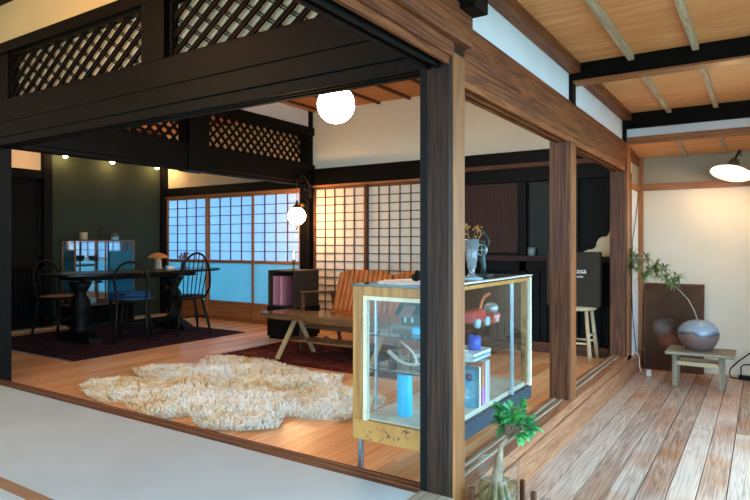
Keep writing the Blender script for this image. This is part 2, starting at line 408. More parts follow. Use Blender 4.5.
def lattice_x(label, y0, y1, z0, z1, X=-3.85):
    t = thing('lattice_transom', label, 'transom', (X, (y0+y1)/2, z0), 'lattice transoms between living and dining rooms')
    fr = MB()
    for b in ((X-0.03, X+0.03, y0, y1, z0, z0+0.02), (X-0.03, X+0.03, y0, y1, z1-0.02, z1), (X-0.03, X+0.03, y0, y0+0.025, z0, z1), (X-0.03, X+0.03, y1-0.025, y1, z0, z1)): fr.box(*b)
    fr.build('frame', M['dark']['y'], t, bevel=0.002)
    la = MB()
    for s, dx in ((1.0, 0.008), (-1.0, -0.008)):
        c = y0-0.6
        while c < y1+0.6:
            q = clip_diag(y0, y1, z0, z1, c, s)
            if q: la.bar((X+dx, q[0][0], q[0][1]), (X+dx, q[1][0], q[1][1]), 0.016, 0.024, (0, 0, 1))
            c += 0.112
    la.build('lattice', M['dark']['y'], t)
lattice_x('diamond lattice transom above the dining opening, far panel next to the lamp post', 2.09, 3.73, 2.03, 2.41)
lattice_x('diamond lattice transom above the dining opening, near panel partly behind the lintel', 0.35, 1.83, 2.03, 2.41)

# ------------------------------------------------------------------ back wall y = 3.85
S('wall_back', M['plaster'], (-3.9, 0.0, 3.86, 3.92, 1.97, 2.80))
S('wall_dining_back', M['plaster_warm'], (-6.9, -3.9, 3.86, 3.92, 1.86, 2.80))
T(M['dark']['x'], (-3.83, 0.0, 3.79, 3.9, 1.765, 1.975), bevel=0.005)
T(M['mid']['x'], (-2.2, -0.05, 3.765, 3.86, 1.80, 1.845), bevel=0.004)
T(M['dark']['x'], (-6.77, -3.98, 3.79, 3.9, 1.745, 1.87), bevel=0.005)
T(M['dark']['z'], (-6.77, -6.70, 3.76, 3.87, FZ, 2.6), bevel=0.005)
T(M['orange']['x'], (-6.7, -4.0, 3.80, 3.9, FZ-0.04, FZ+0.006), (-6.7, -4.0, 3.80, 3.9, 1.725, 1.75), bevel=0.002)
T(M['orange']['x'], (-3.82, -2.2, 3.80, 3.9, FZ-0.04, FZ+0.006), (-3.82, -2.2, 3.80, 3.9, 1.745, 1.77), bevel=0.002)
WIN = [0]
def shoji_glass(x0, x1, Y):
    WIN[0] += 1
    t = sroot('window_%d' % WIN[0], ((x0+x1)/2, Y, FZ))
    z0, z1 = FZ+0.006, 1.727; st = 0.035; o = M['orange']
    f = MB()
    f.box(x0, x0+st, Y-0.016, Y+0.016, z0, z1); f.box(x1-st, x1, Y-0.016, Y+0.016, z0, z1)
    for a, b in ((z1-0.04, z1), (0.748, 0.79), (0.165, 0.2), (z0, z0+0.045)): f.box(x0+st, x1-st, Y-0.015, Y+0.015, a, b)
    f.build('frame', o['x'], t, bevel=0.002)
    k = MB()
    for i in range(1, 4): x = x0+st+(x1-x0-2*st)*i/4; k.box(x-0.005, x+0.005, Y-0.012, Y+0.004, 0.79, z1-0.04)
    for i in range(1, 7): z = 0.79+(z1-0.04-0.79)*i/7; k.box(x0+st, x1-st, Y-0.011, Y+0.003, z-0.005, z+0.005)
    k.build('lattice', M['mid']['x'], t)
    MB().box(x0+st, x1-st, Y+0.004, Y+0.006, 0.79, z1-0.04).build('paper', M['paper_blue'], t)
    MB().box(x0+st, x1-st, Y-0.002, Y+0.002, 0.2, 0.748).build('glass_pane', M['glass_frost'], t)
    MB().box(x0+st, x1-st, Y-0.006, Y+0.006, z0+0.045, 0.165).build('board', o['x'], t)
shoji_glass(-6.70, -5.79, 3.845); shoji_glass(-5.81, -4.87, 3.875); shoji_glass(-4.89, -4.0, 3.845)
def shoji_plain(x0, x1, Y, cols, rows):
    WIN[0] += 1
    t = sroot('window_%d' % WIN[0], ((x0+x1)/2, Y, FZ)); z0, z1 = FZ+0.006, 1.747; st = 0.032
    f = MB(); f.box(x0, x0+st, Y-0.016, Y+0.016, z0, z1); f.box(x1-st, x1, Y-0.016, Y+0.016, z0, z1)
    f.box(x0+st, x1-st, Y-0.015, Y+0.015, z1-0.035, z1); f.box(x0+st, x1-st, Y-0.015, Y+0.015, z0, z0+0.16)
    f.build('frame', M['mid']['x'], t, bevel=0.002); k = MB()
    for i in range(1, cols): x = x0+st+(x1-x0-2*st)*i/cols; k.box(x-0.005, x+0.005, Y-0.012, Y+0.004, z0+0.16, z1-0.035)
    for i in range(1, rows): z = z0+0.16+(z1-0.035-z0-0.16)*i/rows; k.box(x0+st, x1-st, Y-0.011, Y+0.003, z-0.005, z+0.005)
    k.build('lattice', M['mid']['x'], t)
    MB().box(x0+st, x1-st, Y+0.004, Y+0.006, z0+0.16, z1-0.035).build('paper', M['paper_warm'], t)
shoji_plain(-3.79, -2.98, 3.845, 5, 16); shoji_plain(-3.0, -2.2, 3.875, 5, 16)
S('wall_corridor', M['plaster_warm'], (-3.95, -2.1, 4.3, 4.35, -0.3, 2.0), (-3.95, -3.9, 3.92, 4.3, -0.3, 2.0), (-2.15, -2.1, 3.92, 4.3, -0.3, 2.0), (-3.95, -2.1, 3.92, 4.35, 1.98, 2.02))

# right half of the back wall: sliding panels over a slatted base
DOOR = [0]
def panel_door(mat, x0, x1, z0, z1, Y, fr=0.03):
    DOOR[0] += 1
    t = sroot('door_%d' % DOOR[0], ((x0+x1)/2, Y, z0)); f = MB()
    for b in ((x0, x1, Y-0.02, Y+0.01, z0, z0+fr), (x0, x1, Y-0.02, Y+0.01, z1-fr, z1), (x0, x0+fr, Y-0.02, Y+0.01, z0, z1), (x1-fr, x1, Y-0.02, Y+0.01, z0, z1)): f.box(*b)
    f.build('frame', M['dark']['z'], t, bevel=0.002)
    MB().box(x0+fr, x1-fr, Y-0.008, Y+0.004, z0+fr, z1-fr).build('panel', mat, t)
    return t
panel_door(M['panel_red'], -2.2, -1.05, 0.9, 1.69, 3.84)
d = panel_door(M['panel_green'], -1.0, -0.5, 0.87, 1.69, 3.86)
T(M['dark']['z'], (-1.06, -0.985, 3.80, 3.88, FZ, 1.77), bevel=0.003)
T(M['dark']['z'], (-0.52, -0.46, 3.81, 3.88, FZ, 1.77), bevel=0.003)
T(M['dark']['x'], (-2.2, 0.0, 3.78, 3.9, 1.66, 1.77), bevel=0.003)
T(M['panel_red'], (-2.2, 0.0, 3.77, 3.88, 0.845, 0.90), bevel=0.003)
T(M['dark']['x'], (-2.2, 0.0, 3.80, 3.88, 0.74, 0.845), bevel=0.003)
T(M['mid']['x'], (-2.2, 0.0, 3.79, 3.88, FZ, 0.03), bevel=0.003)
m = MB(); m.box(-2.2, 0.0, 3.86, 3.88, 0.03, 0.76)
x = -2.18
while x < -0.02: m.box(x, x+0.045, 3.835, 3.862, 0.03, 0.75); x += 0.075
structure(m.build('wall_wainscot', M['black'], bevel=0.004))
S('wall_alcove', M['plaster_warm'], (-2.25, 0.0, 3.90, 3.94, -0.3, 1.97))
# dark board with a cloud-shaped cut-out
poly = [(-0.46, 0.90), (-0.40, 0.90)]
cx = [(-0.43, 0.90), (-0.42, 0.945), (-0.38, 0.965), (-0.335, 0.97), (-0.305, 0.995), (-0.30, 1.03), (-0.28, 1.07), (-0.245, 1.09), (-0.21, 1.09), (-0.185, 1.12), (-0.175, 1.165), (-0.15, 1.20), (-0.11, 1.215), (-0.06, 1.22), (0.0, 1.27)]
poly = [(-0.46, 0.90)]+cx+[(0.0, 1.67), (-0.46, 1.67)]
structure(MB().prism(poly, 'y', 3.84, 3.86).build('wall_cutout_board', M['panel_black']))
structure(MB().prism(cx+[(0.0, 0.90)], 'y', 3.838, 3.899).build('wall_cloud', plaster('sand_plaster', '#d9bd95')))
S('wall_return', M['panel_black'], (-0.03, 0.0, 3.76, 3.94, FZ, 1.70))

# ------------------------------------------------------------------ veranda end
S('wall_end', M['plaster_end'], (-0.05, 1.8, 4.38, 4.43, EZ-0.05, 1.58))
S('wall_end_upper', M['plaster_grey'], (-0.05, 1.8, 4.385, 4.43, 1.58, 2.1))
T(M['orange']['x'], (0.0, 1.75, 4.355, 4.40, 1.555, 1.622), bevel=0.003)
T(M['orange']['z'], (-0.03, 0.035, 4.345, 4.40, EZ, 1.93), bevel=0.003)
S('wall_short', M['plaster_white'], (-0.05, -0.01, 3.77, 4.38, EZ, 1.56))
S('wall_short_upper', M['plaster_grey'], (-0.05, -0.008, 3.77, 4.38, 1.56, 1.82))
T(M['orange']['y'], (-0.03, 0.012, 3.86, 4.38, 1.545, 1.60), bevel=0.003)
T(M['dark']['x'], (0.0, 1.75, 1.82, 1.93, 2.09, 2.225), bevel=0.004)
T(M['orange']['x'], (0.0, 1.75, 1.822, 1.935, 2.078, 2.092), bevel=0.002)
T(M['dark']['x'], (0.0, 1.75, 3.6, 3.68, 2.06, 2.21), bevel=0.004)
S('wall_lintel', M['plaster_white'], (0.0, 1.75, 3.63, 3.67, 1.97, 2.1))
T(M['orange']['x'], (0.0, 1.75, 3.62, 3.69, 1.925, 1.985), bevel=0.003)
boards('ceiling_veranda', M['ceil_out'], -0.02, 1.8, -4.0, 3.64, 2.2, 2.22, 0.32, 'x', 0.002)
m = MB(); m.prism([(3.66, 1.955), (4.40, 1.885), (4.40, 1.905), (3.66, 1.975)], 'x', -0.02, 1.78)
structure(m.build('ceiling_low', M['ceil_out']))
for i, xx in enumerate((0.345, 0.70, 1.055, 1.41)):
    T(M['rafter']['y'], (xx, xx+0.036, -4.0, 1.83, 2.165, 2.202), (xx, xx+0.036, 1.92, 3.62, 2.165, 2.202), bevel=0.003)
for xx in (0.42, 0.75, 1.1):
    m = MB(); m.bar((xx, 3.68, 1.945), (xx, 4.37, 1.88), 0.03, 0.025); TRIM[0] += 1; structure(m.build('trim_%d' % TRIM[0], M['rafter']['y'], bevel=0.002))
S('wall_roof', M['black'], (-7, 1.9, -4.2, 4.6, 2.86, 2.9))
# right, garden side: posts, rail and head with open daylight between, closed at the far end
T(M['brown']['y'], (1.72, 1.8, -4.0, 4.42, EZ, -0.16))
S('wall_garden_light_stop', M['plaster'], (1.76, 1.8, -4.1, 4.42, 1.86, 2.9), (1.76, 1.8, 2.6, 4.42, EZ, 1.86))  # far part added out of view to cut daylight on the veranda end
T(M['brown']['y'], (1.72, 1.8, -4.0, 4.42, 1.80, 1.88))
for yy in (-4.0, -2.1, -0.1, 1.85, 4.0): T(M['brown']['z'], (1.70, 1.80, yy, yy+0.1, EZ, 1.86))

# ------------------------------------------------------------------ dining room shell
WX = -6.77
S('wall_left', M['green'], (WX-0.06, WX, 2.06, 3.86, -0.1, 2.80))
S('wall_left_near', M['green'], (WX-0.06, WX-0.011, 0.0, 1.25, -0.1, 2.80))
S('wall_left_upper', M['green'], (WX-0.06, WX, 1.45, 2.06, 2.22, 2.80))
S('wall_left_transom', emit('glowing_plaster_transom', '#f0bd85', 0.2), (WX-0.05, WX-0.005, 1.40, 2.06, 1.95, 2.25))  # cream plaster transom; its warm light is put in as emission
T(M['dark']['y'], (WX, WX+0.09, 0.0, 3.8, 2.235, 2.32), bevel=0.004)
T(M['dark']['y'], (WX-0.01, WX+0.06, 1.45, 1.99, 1.85, 1.965), bevel=0.004)
T(M['dark']['z'], (WX-0.01, WX+0.07, 1.945, 2.06, FZ, 2.24), bevel=0.004)
T(M['pale']['y'], (WX, WX+0.16, 0.8, 3.8, FZ-0.01, FZ+0.02), bevel=0.003)
DOOR[0] += 1
t = sroot('door_%d' % DOOR[0], (WX, 1.6, FZ)); f = MB()
for b in ((WX, WX+0.03, 1.2, 1.945, 1.80, 1.86), (WX, WX+0.03, 1.2, 1.945, 0.72, 0.86), (WX, WX+0.03, 1.2, 1.945, 0.02, 0.1), (WX, WX+0.03, 1.89, 1.945, 0.02, 1.86), (WX, WX+0.03, 1.2, 1.26, 0.02, 1.86)): f.box(*b)
f.build('frame', M['dark']['y'], t, bevel=0.003)
MB().box(WX, WX+0.012, 1.26, 1.89, 0.86, 1.80).build('panel', M['panel_black'], t)
sl = MB(); y = 1.27
while y < 1.88: sl.box(WX, WX+0.022, y, y+0.028, 0.1, 0.72); y += 0.055
sl.build('slat_panel', M['dark']['z'], t); MB().box(WX-0.01, WX-0.002, 1.2, 1.945, -0.12, 1.86).build('back_board', M['black'], t)
S('wall_dining_near', M['green'], (-6.85, -3.9, 0.0, 0.05, -0.1, 2.8))
S('wall_tatami_left', M['plaster_warm'], (-4.06, -4.0, -4.0, 0.0, -0.1, 2.8))
S('wall_tatami_back', M['plaster_warm'], (-4.06, -3.4, -4.06, -4.0, -0.1, 2.8), (-3.4, 0.0, -4.06, -4.0, 1.85, 2.8), (-0.2, 1.8, -4.06, -4.0, -0.3, 2.8))
boards('ceiling', M['ceil_in'], -6.85, -0.05, 0.06, 3.9, 2.72, 2.74, 0.36, 'x', 0.002)
boards('ceiling_tatami', M['ceil_in'], -4.05, 0.0, -4.05, 0.03, 2.835, 2.855, 0.36, 'x', 0.002)
for i in range(16):
    xx = -6.6+0.42*i
    if xx < -0.1: T(M['mid']['y'], (xx, xx+0.03, 0.08, 3.86, 2.692, 2.722), bevel=0.002)
T(M['dark']['x'], (-4.0, 0.0, -0.03, 0.03, 2.785, 2.835))

# ------------------------------------------------------------------ lamps
M['globe'] = emit('lit_opal_glass', '#fff1dc', 26.0)
M['globe2'] = emit('lit_opal_glass_warm', '#ffc68c', 26.0)
M['bulb'] = emit('lit_bulb', '#ffd9a0', 40.0)
t = thing('globe_pendant_lamp', 'large white glass globe pendant lamp hanging in the living room just under the lintel', 'lamp', (-1.466, 1.2, 2.0))
MB().ball((-1.466, 1.2, 2.0), 0.131, 40, 24).build('glass_globe', M['globe'], t)
MB().lathe([(0.045, 2.118), (0.05, 2.13), (0.05, 2.16), (0.02, 2.18)], (-1.466, 1.2, 0), 20).build('cap', M['brass'], t)
MB().tube([(-1.466, 1.2, 2.17), (-1.466, 1.2, 2.70)], 0.005, 8).build('cord', M['iron'], t)
MB().lathe([(0.05, 2.69), (0.05, 2.715), (0.02, 2.72)], (-1.466, 1.2, 0), 20).build('ceiling_rose', M['brass'], t)

t = thing('added_lantern', 'unseen round lantern added above the tatami mats to warm the upper plaster', 'lamp', (-2.2, -1.2, 2.35))  # added out of view to throw warm light on the upper plaster
MB().ball((-2.2, -1.2, 2.35), 0.2, 28, 18, (1, 1, 0.85)).build('added_shade', emit('added_lantern_glow', '#ffc98a', 12.0), t)
MB().tube([(-2.2, -1.2, 2.51), (-2.2, -1.2, 2.83)], 0.005, 8).build('cord', M['iron'], t)
gx, gy, gz = -3.72, 3.42, 1.36
t = thing('globe_pendant_lamp', 'small glowing globe lamp on a curled iron bracket by the dark wall post', 'lamp', (gx, gy, gz))
MB().ball((gx, gy, gz), 0.108, 36, 22).build('glass_globe', M['globe2'], t)
MB().lathe([(0.06, 1.458), (0.05, 1.475), (0.018, 1.51), (0.012, 1.55), (0.004, 1.555)], (gx, gy, 0), 20).build('cap', M['brass'], t)
MB().lathe([(0.004, 1.19), (0.012, 1.205), (0.006, 1.22), (0.025, 1.245)], (gx, gy, 0), 16).build('finial', M['brass'], t)
MB().tube([(gx, gy, 1.55), (gx, gy, 1.80)], 0.004, 8).build('chain', M['brass'], t)
br = MB(); pts = []
for i in range(30):
    a = i/29; pts.append((gx-0.0-0.02*a, gy+0.30*a, 1.80+0.075*math.sin(PI*a)*1.2-0.08*a))
br.tube(pts, 0.009, 8)
for (cx_, cz_, rr, s0, s1, y_) in ((0.07, 1.83, 0.06, 0, 5.2, 0.12), (0.05, 1.72, 0.05, 2.0, 7.0, 0.2)):
    br.tube([(gx-0.01, gy+y_+math.cos(s0+(s1-s0)*k/20)*rr*(1-0.5*k/20), cz_+math.sin(s0+(s1-s0)*k/20)*rr*(1-0.5*k/20)) for k in range(21)], 0.007, 8)
br.box(gx-0.05, gx-0.02, gy+0.27, gy+0.32, 1.6, 1.9)
br.build('iron_bracket', M['iron'], t)
tag(MB().ball((-3.89, 3.725, 1.52), 0.032, 16, 10, (1, 0.6, 1)).lathe([(0.03, -0.012), (0.036, 0.0), (0.03, 0.012)], (-3.89, 3.725, 1.52), 16).build('switch_knob', M['brass'], origin=(-3.89, 3.725, 1.52)), 'small round brown switch fixed to the post above the glowing globe', 'switch')

for yy, lb in ((2.2, 'lit spot bulb on the green wall beam, nearest the doorway'), (2.88, 'lit spot bulb on the green wall beam, the middle of three'), (3.62, 'lit spot bulb on the green wall beam, nearest the paper screens')):
    t = thing('spot_lamp', lb, 'lamp', (WX+0.12, yy, 2.235), 'spot bulbs along the green wall')
    MB().lathe([(0.022, 2.2), (0.022, 2.235)], (WX+0.12, yy, 0), 14).build('socket', M['iron'], t)
    MB().ball((WX+0.12, yy, 2.18), 0.03, 16, 10).build('bulb', M['bulb'], t)
    L = bpy.data.lights.new('spot_light', 'POINT'); L.energy = 1.1; L.color = (1, 0.62, 0.3); L.shadow_soft_size = 0.03
    lo = bpy.data.objects.new('spot_light', L); COL.objects.link(lo); lo.location = (WX+0.2, yy, 2.15)

# veranda lamp: enamel shade on a short arm from the end wall
lc = Vector((0.815, 3.95, 1.645)); rot = Matrix.Rotation(math.radians(12), 4, 'Y') @ Matrix.Rotation(math.radians(-20), 4, 'X')
t = thing('enamel_wall_lamp', 'lit enamel dish lamp with bare bulb on the veranda end wall', 'lamp', tuple(lc))
MB().lathe([(0.03, 0.075), (0.05, 0.055), (0.13, 0.02), (0.165, 0.0), (0.17, -0.006), (0.16, -0.004), (0.125, 0.012), (0.05, 0.045), (0.001, 0.05)], lc, 36, mat=rot).build('shade', plain('white_enamel', '#f1ece0', 0.3, var=0.02), t)
MB().lathe([(0.001, 0.14), (0.03, 0.135), (0.045, 0.1), (0.045, 0.06), (0.03, 0.055)], lc, 20, mat=rot).build('cap', plain('olive_green_enamel', '#4d4a30', 0.35), t)
b0 = rot @ Vector((0, 0, -0.0))
MB().ball(tuple(lc+rot @ Vector((0, 0, 0.005))), 0.038, 20, 14, (1, 1, 1.15)).build('bulb', M['bulb'], t)
cg = MB()
for k in range(4):
    a = k*PI/4
    cg.tube([lc+rot @ Vector((0.055*math.cos(a)*math.sin(u), 0.055*math.sin(a)*math.sin(u), 0.03-0.085*math.cos(u))) for u in [(-PI/2)+PI*i/14 for i in range(15)]], 0.0022, 6)
cg.build('wire_guard', M['brass'], t)
MB().tube([lc+rot @ Vector((0, 0, 0.135)), lc+Vector((0.06, 0.06, 0.2)), lc+Vector((0.06, 0.2, 0.22)), lc+Vector((0.06, 0.38, 0.2))], 0.009, 8).build('arm', M['iron'], t)
L = bpy.data.lights.new('veranda_light', 'POINT'); L.energy = 3; L.color = (1, 0.62, 0.32); L.shadow_soft_size = 0.04
lo = bpy.data.objects.new('veranda_light', L); COL.objects.link(lo); lo.location = lc+rot @ Vector((0, 0, -0.05))

# ------------------------------------------------------------------ display case
CX0, CX1, CY0, CY1, CZ0, CZ1 = -0.585, -0.115, 0.155, 1.35, 0.098, 0.822
t = thing('display_case', 'glass shop display case in a worn tan wooden frame behind the corner post', 'display case', ((CX0+CX1)/2, (CY0+CY1)/2, FZ))
wd = wood('worn_golden_wood', '#8f5c24', '#cf9440', 'z', rough=0.45, bump=0.15, cross=14)
f = MB(); w = 0.055
for xx in (CX0, CX1-w):
    f.box(xx, xx+w, CY0, CY0+0.03, CZ0+0.09, CZ1); f.box(xx, xx+w*0.6, CY1-0.03, CY1, CZ0+0.09, CZ1)
f.box(CX0+w, CX1-w, CY0, CY0+0.03, CZ1-0.045, CZ1)
f.box(CX0, CX0+0.03, CY0+0.03, CY1-0.03, CZ1-0.035, CZ1); f.box(CX1-0.03, CX1, CY0+0.03, CY1-0.03, CZ1-0.02, CZ1); f.box(CX0+0.03, CX1-0.03, CY1-0.03, CY1, CZ1-0.035, CZ1)
f.build('frame', wd, t, bevel=0.003)
def worn():
    q = NT('chipped_golden_wood'); tc = q.n('ShaderNodeTexCoord'); nz = q.n('ShaderNodeTexNoise', Scale=34.0, Detail=5.0, Distortion=1.2); q.l(tc.outputs['Object'], nz.inputs['Vector'])
    n2 = q.n('ShaderNodeTexNoise', Scale=5.0, Detail=3.0); q.l(tc.outputs['Object'], n2.inputs['Vector'])
    r1 = ramp(q, [(0.3, lin('#b0742e')), (0.7, lin('#d19a4c'))]); q.l(n2.outputs['Fac'], r1.inputs['Fac'])
    r2 = ramp(q, [(0.60, (0, 0, 0, 1)), (0.66, (1, 1, 1, 1))]); q.l(nz.outputs['Fac'], r2.inputs['Fac'])
    mx = q.n('ShaderNodeMix', data_type='RGBA'); q.l(r2.outputs['Color'], mx.inputs['Factor']); q.l(r1.outputs['Color'], mx.inputs['A']); mx.inputs['B'].default_value = lin('#6b4626')
    q.l(mx.outputs['Result'], q.b.inputs['Base Color']); q.set(Roughness=0.5); return q.m
MB().box(CX0, CX1, CY0, CY0+0.03, CZ0, CZ0+0.092).build('end_rail', worn(), t, bevel=0.003)
MB().box(CX1-0.03, CX1, CY0+0.031, CY1, CZ0, CZ0+0.075).build('kick_rail', plain('slate_blue_metal', '#343d45', 0.5, **{'Specular IOR Level': 0.2}), t, bevel=0.002)
MB().box(CX0, CX0+0.03, CY0+0.031, CY1, CZ0, CZ0+0.09).build('back_rail', wd, t)
MB().box(CX0+0.03, CX1-0.031, CY0+0.031, CY1, CZ0+0.065, CZ0+0.098).build('base_board', plain('pale_cream_board', '#cfc6ae', 0.5), t)
MB().box(CX1-0.016, CX1+0.001, CY1-0.022, CY1+0.001, CZ0+0.076, CZ1).build('corner_strip', plain('ivory_trim', '#d9cfb4', 0.5), t)
lt = MB(); lt.box(CX0+w, CX0+w+0.022, CY0+0.005, CY0+0.028, CZ0+0.092, CZ1-0.045); lt.box(CX0+w+0.022, CX1-w, CY0+0.005, CY0+0.028, CZ1-0.065, CZ1-0.046)
lt.build('inner_trim', plain('cream_trim', '#ddd2b2', 0.5), t)
MB().box(CX0+w+0.02, CX1-w, CY0+0.012, CY0+0.016, CZ0+0.092, CZ1-0.05).build('end_glass', M['glass_case'], t)
MB().box(CX1-0.014, CX1-0.010, CY0+0.032, CY1-0.03, CZ0+0.075, CZ1-0.018).build('front_glass', M['glass_case'], t)
MB().box(CX0-0.008, CX1+0.004, CY0-0.006, CY1+0.006, CZ1+0.0005, CZ1+0.009).build('top_glass', M['glass_shelf'], t)
e = MB()
for b in ((CX0-0.01, CX1+0.006, CY0-0.008, CY0-0.006), (CX0-0.01, CX1+0.006, CY1+0.006, CY1+0.008), (CX0-0.01, CX0-0.008, CY0-0.008, CY1+0.008)): e.box(*b, CZ1+0.0005, CZ1+0.0095)
e.build('glass_edge', M['glass_edge'], t)
MB().box(CX1-0.035, CX1+0.005, CY0+0.1, CY1+0.007, CZ1+0.009, CZ1+0.014).build('top_trim', plain('white_metal_trim', '#d5d8d5', 0.35), t)
SH = (0.43, 0.592)
for z in SH:
    shf = MB().box(CX0+0.035, CX1-0.05, CY0+0.035, CY1-0.035, z-0.006, z).build('shelf', M['glass_shelf'], t)
    MB().box(CX0+0.035, CX1-0.05, CY0+0.033, CY0+0.035, z-0.006, z).build('shelf_edge', M['glass_edge'], shf)
alu = plain('pale_aluminium', '#b9cdd6', 0.3, 0.7)
for yy in (1.05,): MB().box(CX1-0.022, CX1-0.006, yy, yy+0.014, CZ0+0.075, CZ1-0.02).build('mullion', alu, t)
MB().box(CX0+0.03, CX0+0.04, 0.3, 0.31, CZ0+0.098, CZ1-0.04).build('shelf_support', alu, t)
for (yy0, yy1, xx) in ((CY0+0.04, 0.78, CX0+0.012), (0.74, CY1-0.035, CX0+0.02)):
    MB().box(xx, xx+0.004, yy0, yy1, CZ0+0.095, CZ1-0.036).build('sliding_door', M['glass_case'], t)
for xx in (CX0+0.02, CX1-0.045):
    for yy in (CY0+0.012, CY1-0.045): MB().box(xx, xx+0.022, yy, yy+0.022, FZ, CZ0).build('foot', M['steel'], t, bevel=0.003)

BZ = CZ0+0.098+0.0005
# cyan tin on the base board
tag(MB().lathe([(0.034, 0), (0.037, 0.003), (0.037, 0.197), (0.034, 0.2), (0.033, 0.197), (0.001, 0.197)], (-0.392, 0.315, BZ), 32).build('storage_tin', plain('cyan_paint', '#2fb4dc', 0.4, var=0.02), origin=(-0.392, 0.315, BZ)), 'tall cyan cylindrical tin on the floor of the display case', 'tin')
# model house on the top shelf
hz = SH[1]+0.0005
t = thing('model_house', 'small model house with a dark gabled roof on the upper case shelf', 'model house', (-0.44, 0.46, hz))
MB().box(-0.52, -0.34, 0.40, 0.56, hz, hz+0.022).build('base', M['silver']['x'], t)
MB().prism([(0.42, hz+0.022), (0.54, hz+0.022), (0.54, hz+0.075), (0.48, hz+0.125), (0.42, hz+0.075)], 'x', -0.475, -0.36).build('walls', plain('dark_green_model', '#33483a', 0.6), t)
q = MB(); q.bar((-0.485, 0.478, hz+0.135), (-0.485, 0.398, hz+0.062), 0.001, 0.001)
q = MB(); q.prism([(0.40, hz+0.066), (0.48, hz+0.136), (0.56, hz+0.066), (0.56, hz+0.077), (0.48, hz+0.147), (0.40, hz+0.077)], 'x', -0.50, -0.34); q.build('roof', plain('dark_slate_roof', '#2c2a2c', 0.5), t)
MB().prism([(0.395, hz+0.0655), (0.44, hz+0.105), (0.44, hz+0.115), (0.395, hz+0.0755)], 'x', -0.47, -0.40).build('roof_panel', plain('dusty_rose_roof', '#a06a66', 0.6), t)
MB().box(-0.39, -0.375, 0.455, 0.475, hz+0.11, hz+0.17).build('chimney', plain('brick_red', '#8a5648', 0.7), t)
pw_ = plain('pale_window', '#cfd2c0', 0.4)
for xx in (-0.455, -0.415): MB().box(xx, xx+0.012, 0.417, 0.42, hz+0.035, hz+0.07).build('window', pw_, t)
tag(MB().box(-0.345, -0.27, 0.30, 0.36, hz, hz+0.03).build('small_box', plain('cyan_card', '#49bfe6', 0.5), origin=(-0.3, 0.33, hz), bevel=0.003), 'small cyan card box beside the model house', 'box')
# antlers on the lower shelf
az = SH[0]+0.0005
ant = plain('pale_antler', '#cfc8b6', 0.55)
def antler(label, base, pts, tines):
    o = thing('antler', label, 'antler', base, 'antlers on the case shelf')
    n = len(pts); MB().tube(pts, [0.011-0.007*i/(n-1) for i in range(n)], 10).build('beam', ant, o)
    for a in tines: k = len(a); MB().tube(a, [0.008-0.005*i/(k-1) for i in range(k)], 8).build('tine', ant, o)
def arc(p, q, bow, n=10):
    p, q, bow = Vector(p), Vector(q), Vector(bow)
    return [p.lerp(q, i/(n-1))+bow*math.sin(PI*i/(n-1)) for i in range(n)]
antler('pale antler curving along the front of the middle glass shelf', (-0.42, 0.3, az), arc((-0.51, 0.36, az+0.055), (-0.24, 0.30, az+0.045), (0, -0.02, -0.035)), [arc((-0.33, 0.315, az+0.012), (-0.39, 0.27, az+0.13), (0.03, 0, 0.0), 8)])
antler('forked grey antler lying further back on the middle glass shelf', (-0.3, 0.5, az), arc((-0.46, 0.52, az+0.011), (-0.2, 0.62, az+0.05), (0, -0.03, 0.0)), [arc((-0.33, 0.54, az+0.02), (-0.25, 0.46, az+0.10), (0, 0, 0.02), 8)])
tag(MB().ball((-0.52, 0.42, az+0.024), 0.024, 16, 10, (1, 1, 0.999)).build('pine_cone', plain('dark_brown_cone', '#4a2a20', 0.8), origin=(-0.52, 0.42, az)), 'small dark brown cone at the left end of the middle shelf', 'pine cone')
# stacked blue plates and folded blue cloths
for i, (c_, zz) in enumerate((('#5a93bd', 0.0), ('#86b4d4', 0.016))):
    tag(MB().lathe([(0.03, 0), (0.085, 0.008), (0.088, 0.011), (0.083, 0.011), (0.03, 0.005), (0.001, 0.005)], (-0.42, 0.85, az+zz*0.8), 28).build('plate', plain('blue_glaze_%d' % i, c_, 0.25), origin=(-0.42, 0.85, az+zz*0.8)), ('deep blue plate at the bottom of the plate stack in the case', 'pale blue plate on top of the plate stack in the case')[i], 'plate')
# red tin crane toy + tin robot on the upper shelf, near the front glass
red = plain('red_tin', '#c23a30', 0.35)
cy0 = 0.63
t = thing('toy_crane', 'red tin toy with round pale wheels and a raised orange arm on upper shelf', 'toy', (-0.2, cy0+0.08, hz))
MB().box(-0.24, -0.17, cy0, cy0+0.16, hz+0.02, hz+0.085).build('body', red, t, bevel=0.01)
for yy in (cy0+0.02, cy0+0.14):
    MB().lathe([(0.001, -0.01), (0.024, -0.01), (0.024, 0.01), (0.001, 0.01)], (-0.16, yy, hz+0.024), 20, mat=Matrix.Rotation(PI/2, 4, 'Y')).build('wheel', plain('pale_blue_tin', '#a9c3cf', 0.3), t)
MB().tube(arc((-0.2, cy0+0.14, hz+0.08), (-0.2, cy0+0.27, hz+0.155), (0, -0.015, 0.02)), 0.008, 8).build('arm', plain('orange_tin', '#e0703c', 0.35), t)
ry = 0.93
t = thing('toy_robot', 'red and white tin robot with silver dome head on the upper shelf', 'toy', (-0.2, ry, hz))
MB().box(-0.235, -0.165, ry-0.045, ry+0.045, hz, hz+0.05).build('body', red, t, bevel=0.006)
q = MB(); q.box(-0.1645, -0.163, ry-0.04, ry+0.04, hz+0.03, hz+0.038); q.box(-0.1645, -0.163, ry-0.012, ry+0.012, hz+0.005, hz+0.03); q.build('stripe', plain('white_tin', '#dcd9d0', 0.4), t)
MB().ball((-0.2, ry, hz+0.075), 0.04, 20, 12, (1, 1, 0.8)).build('head', plain('silver_tin', '#9fb0b8', 0.3, 0.6), t)
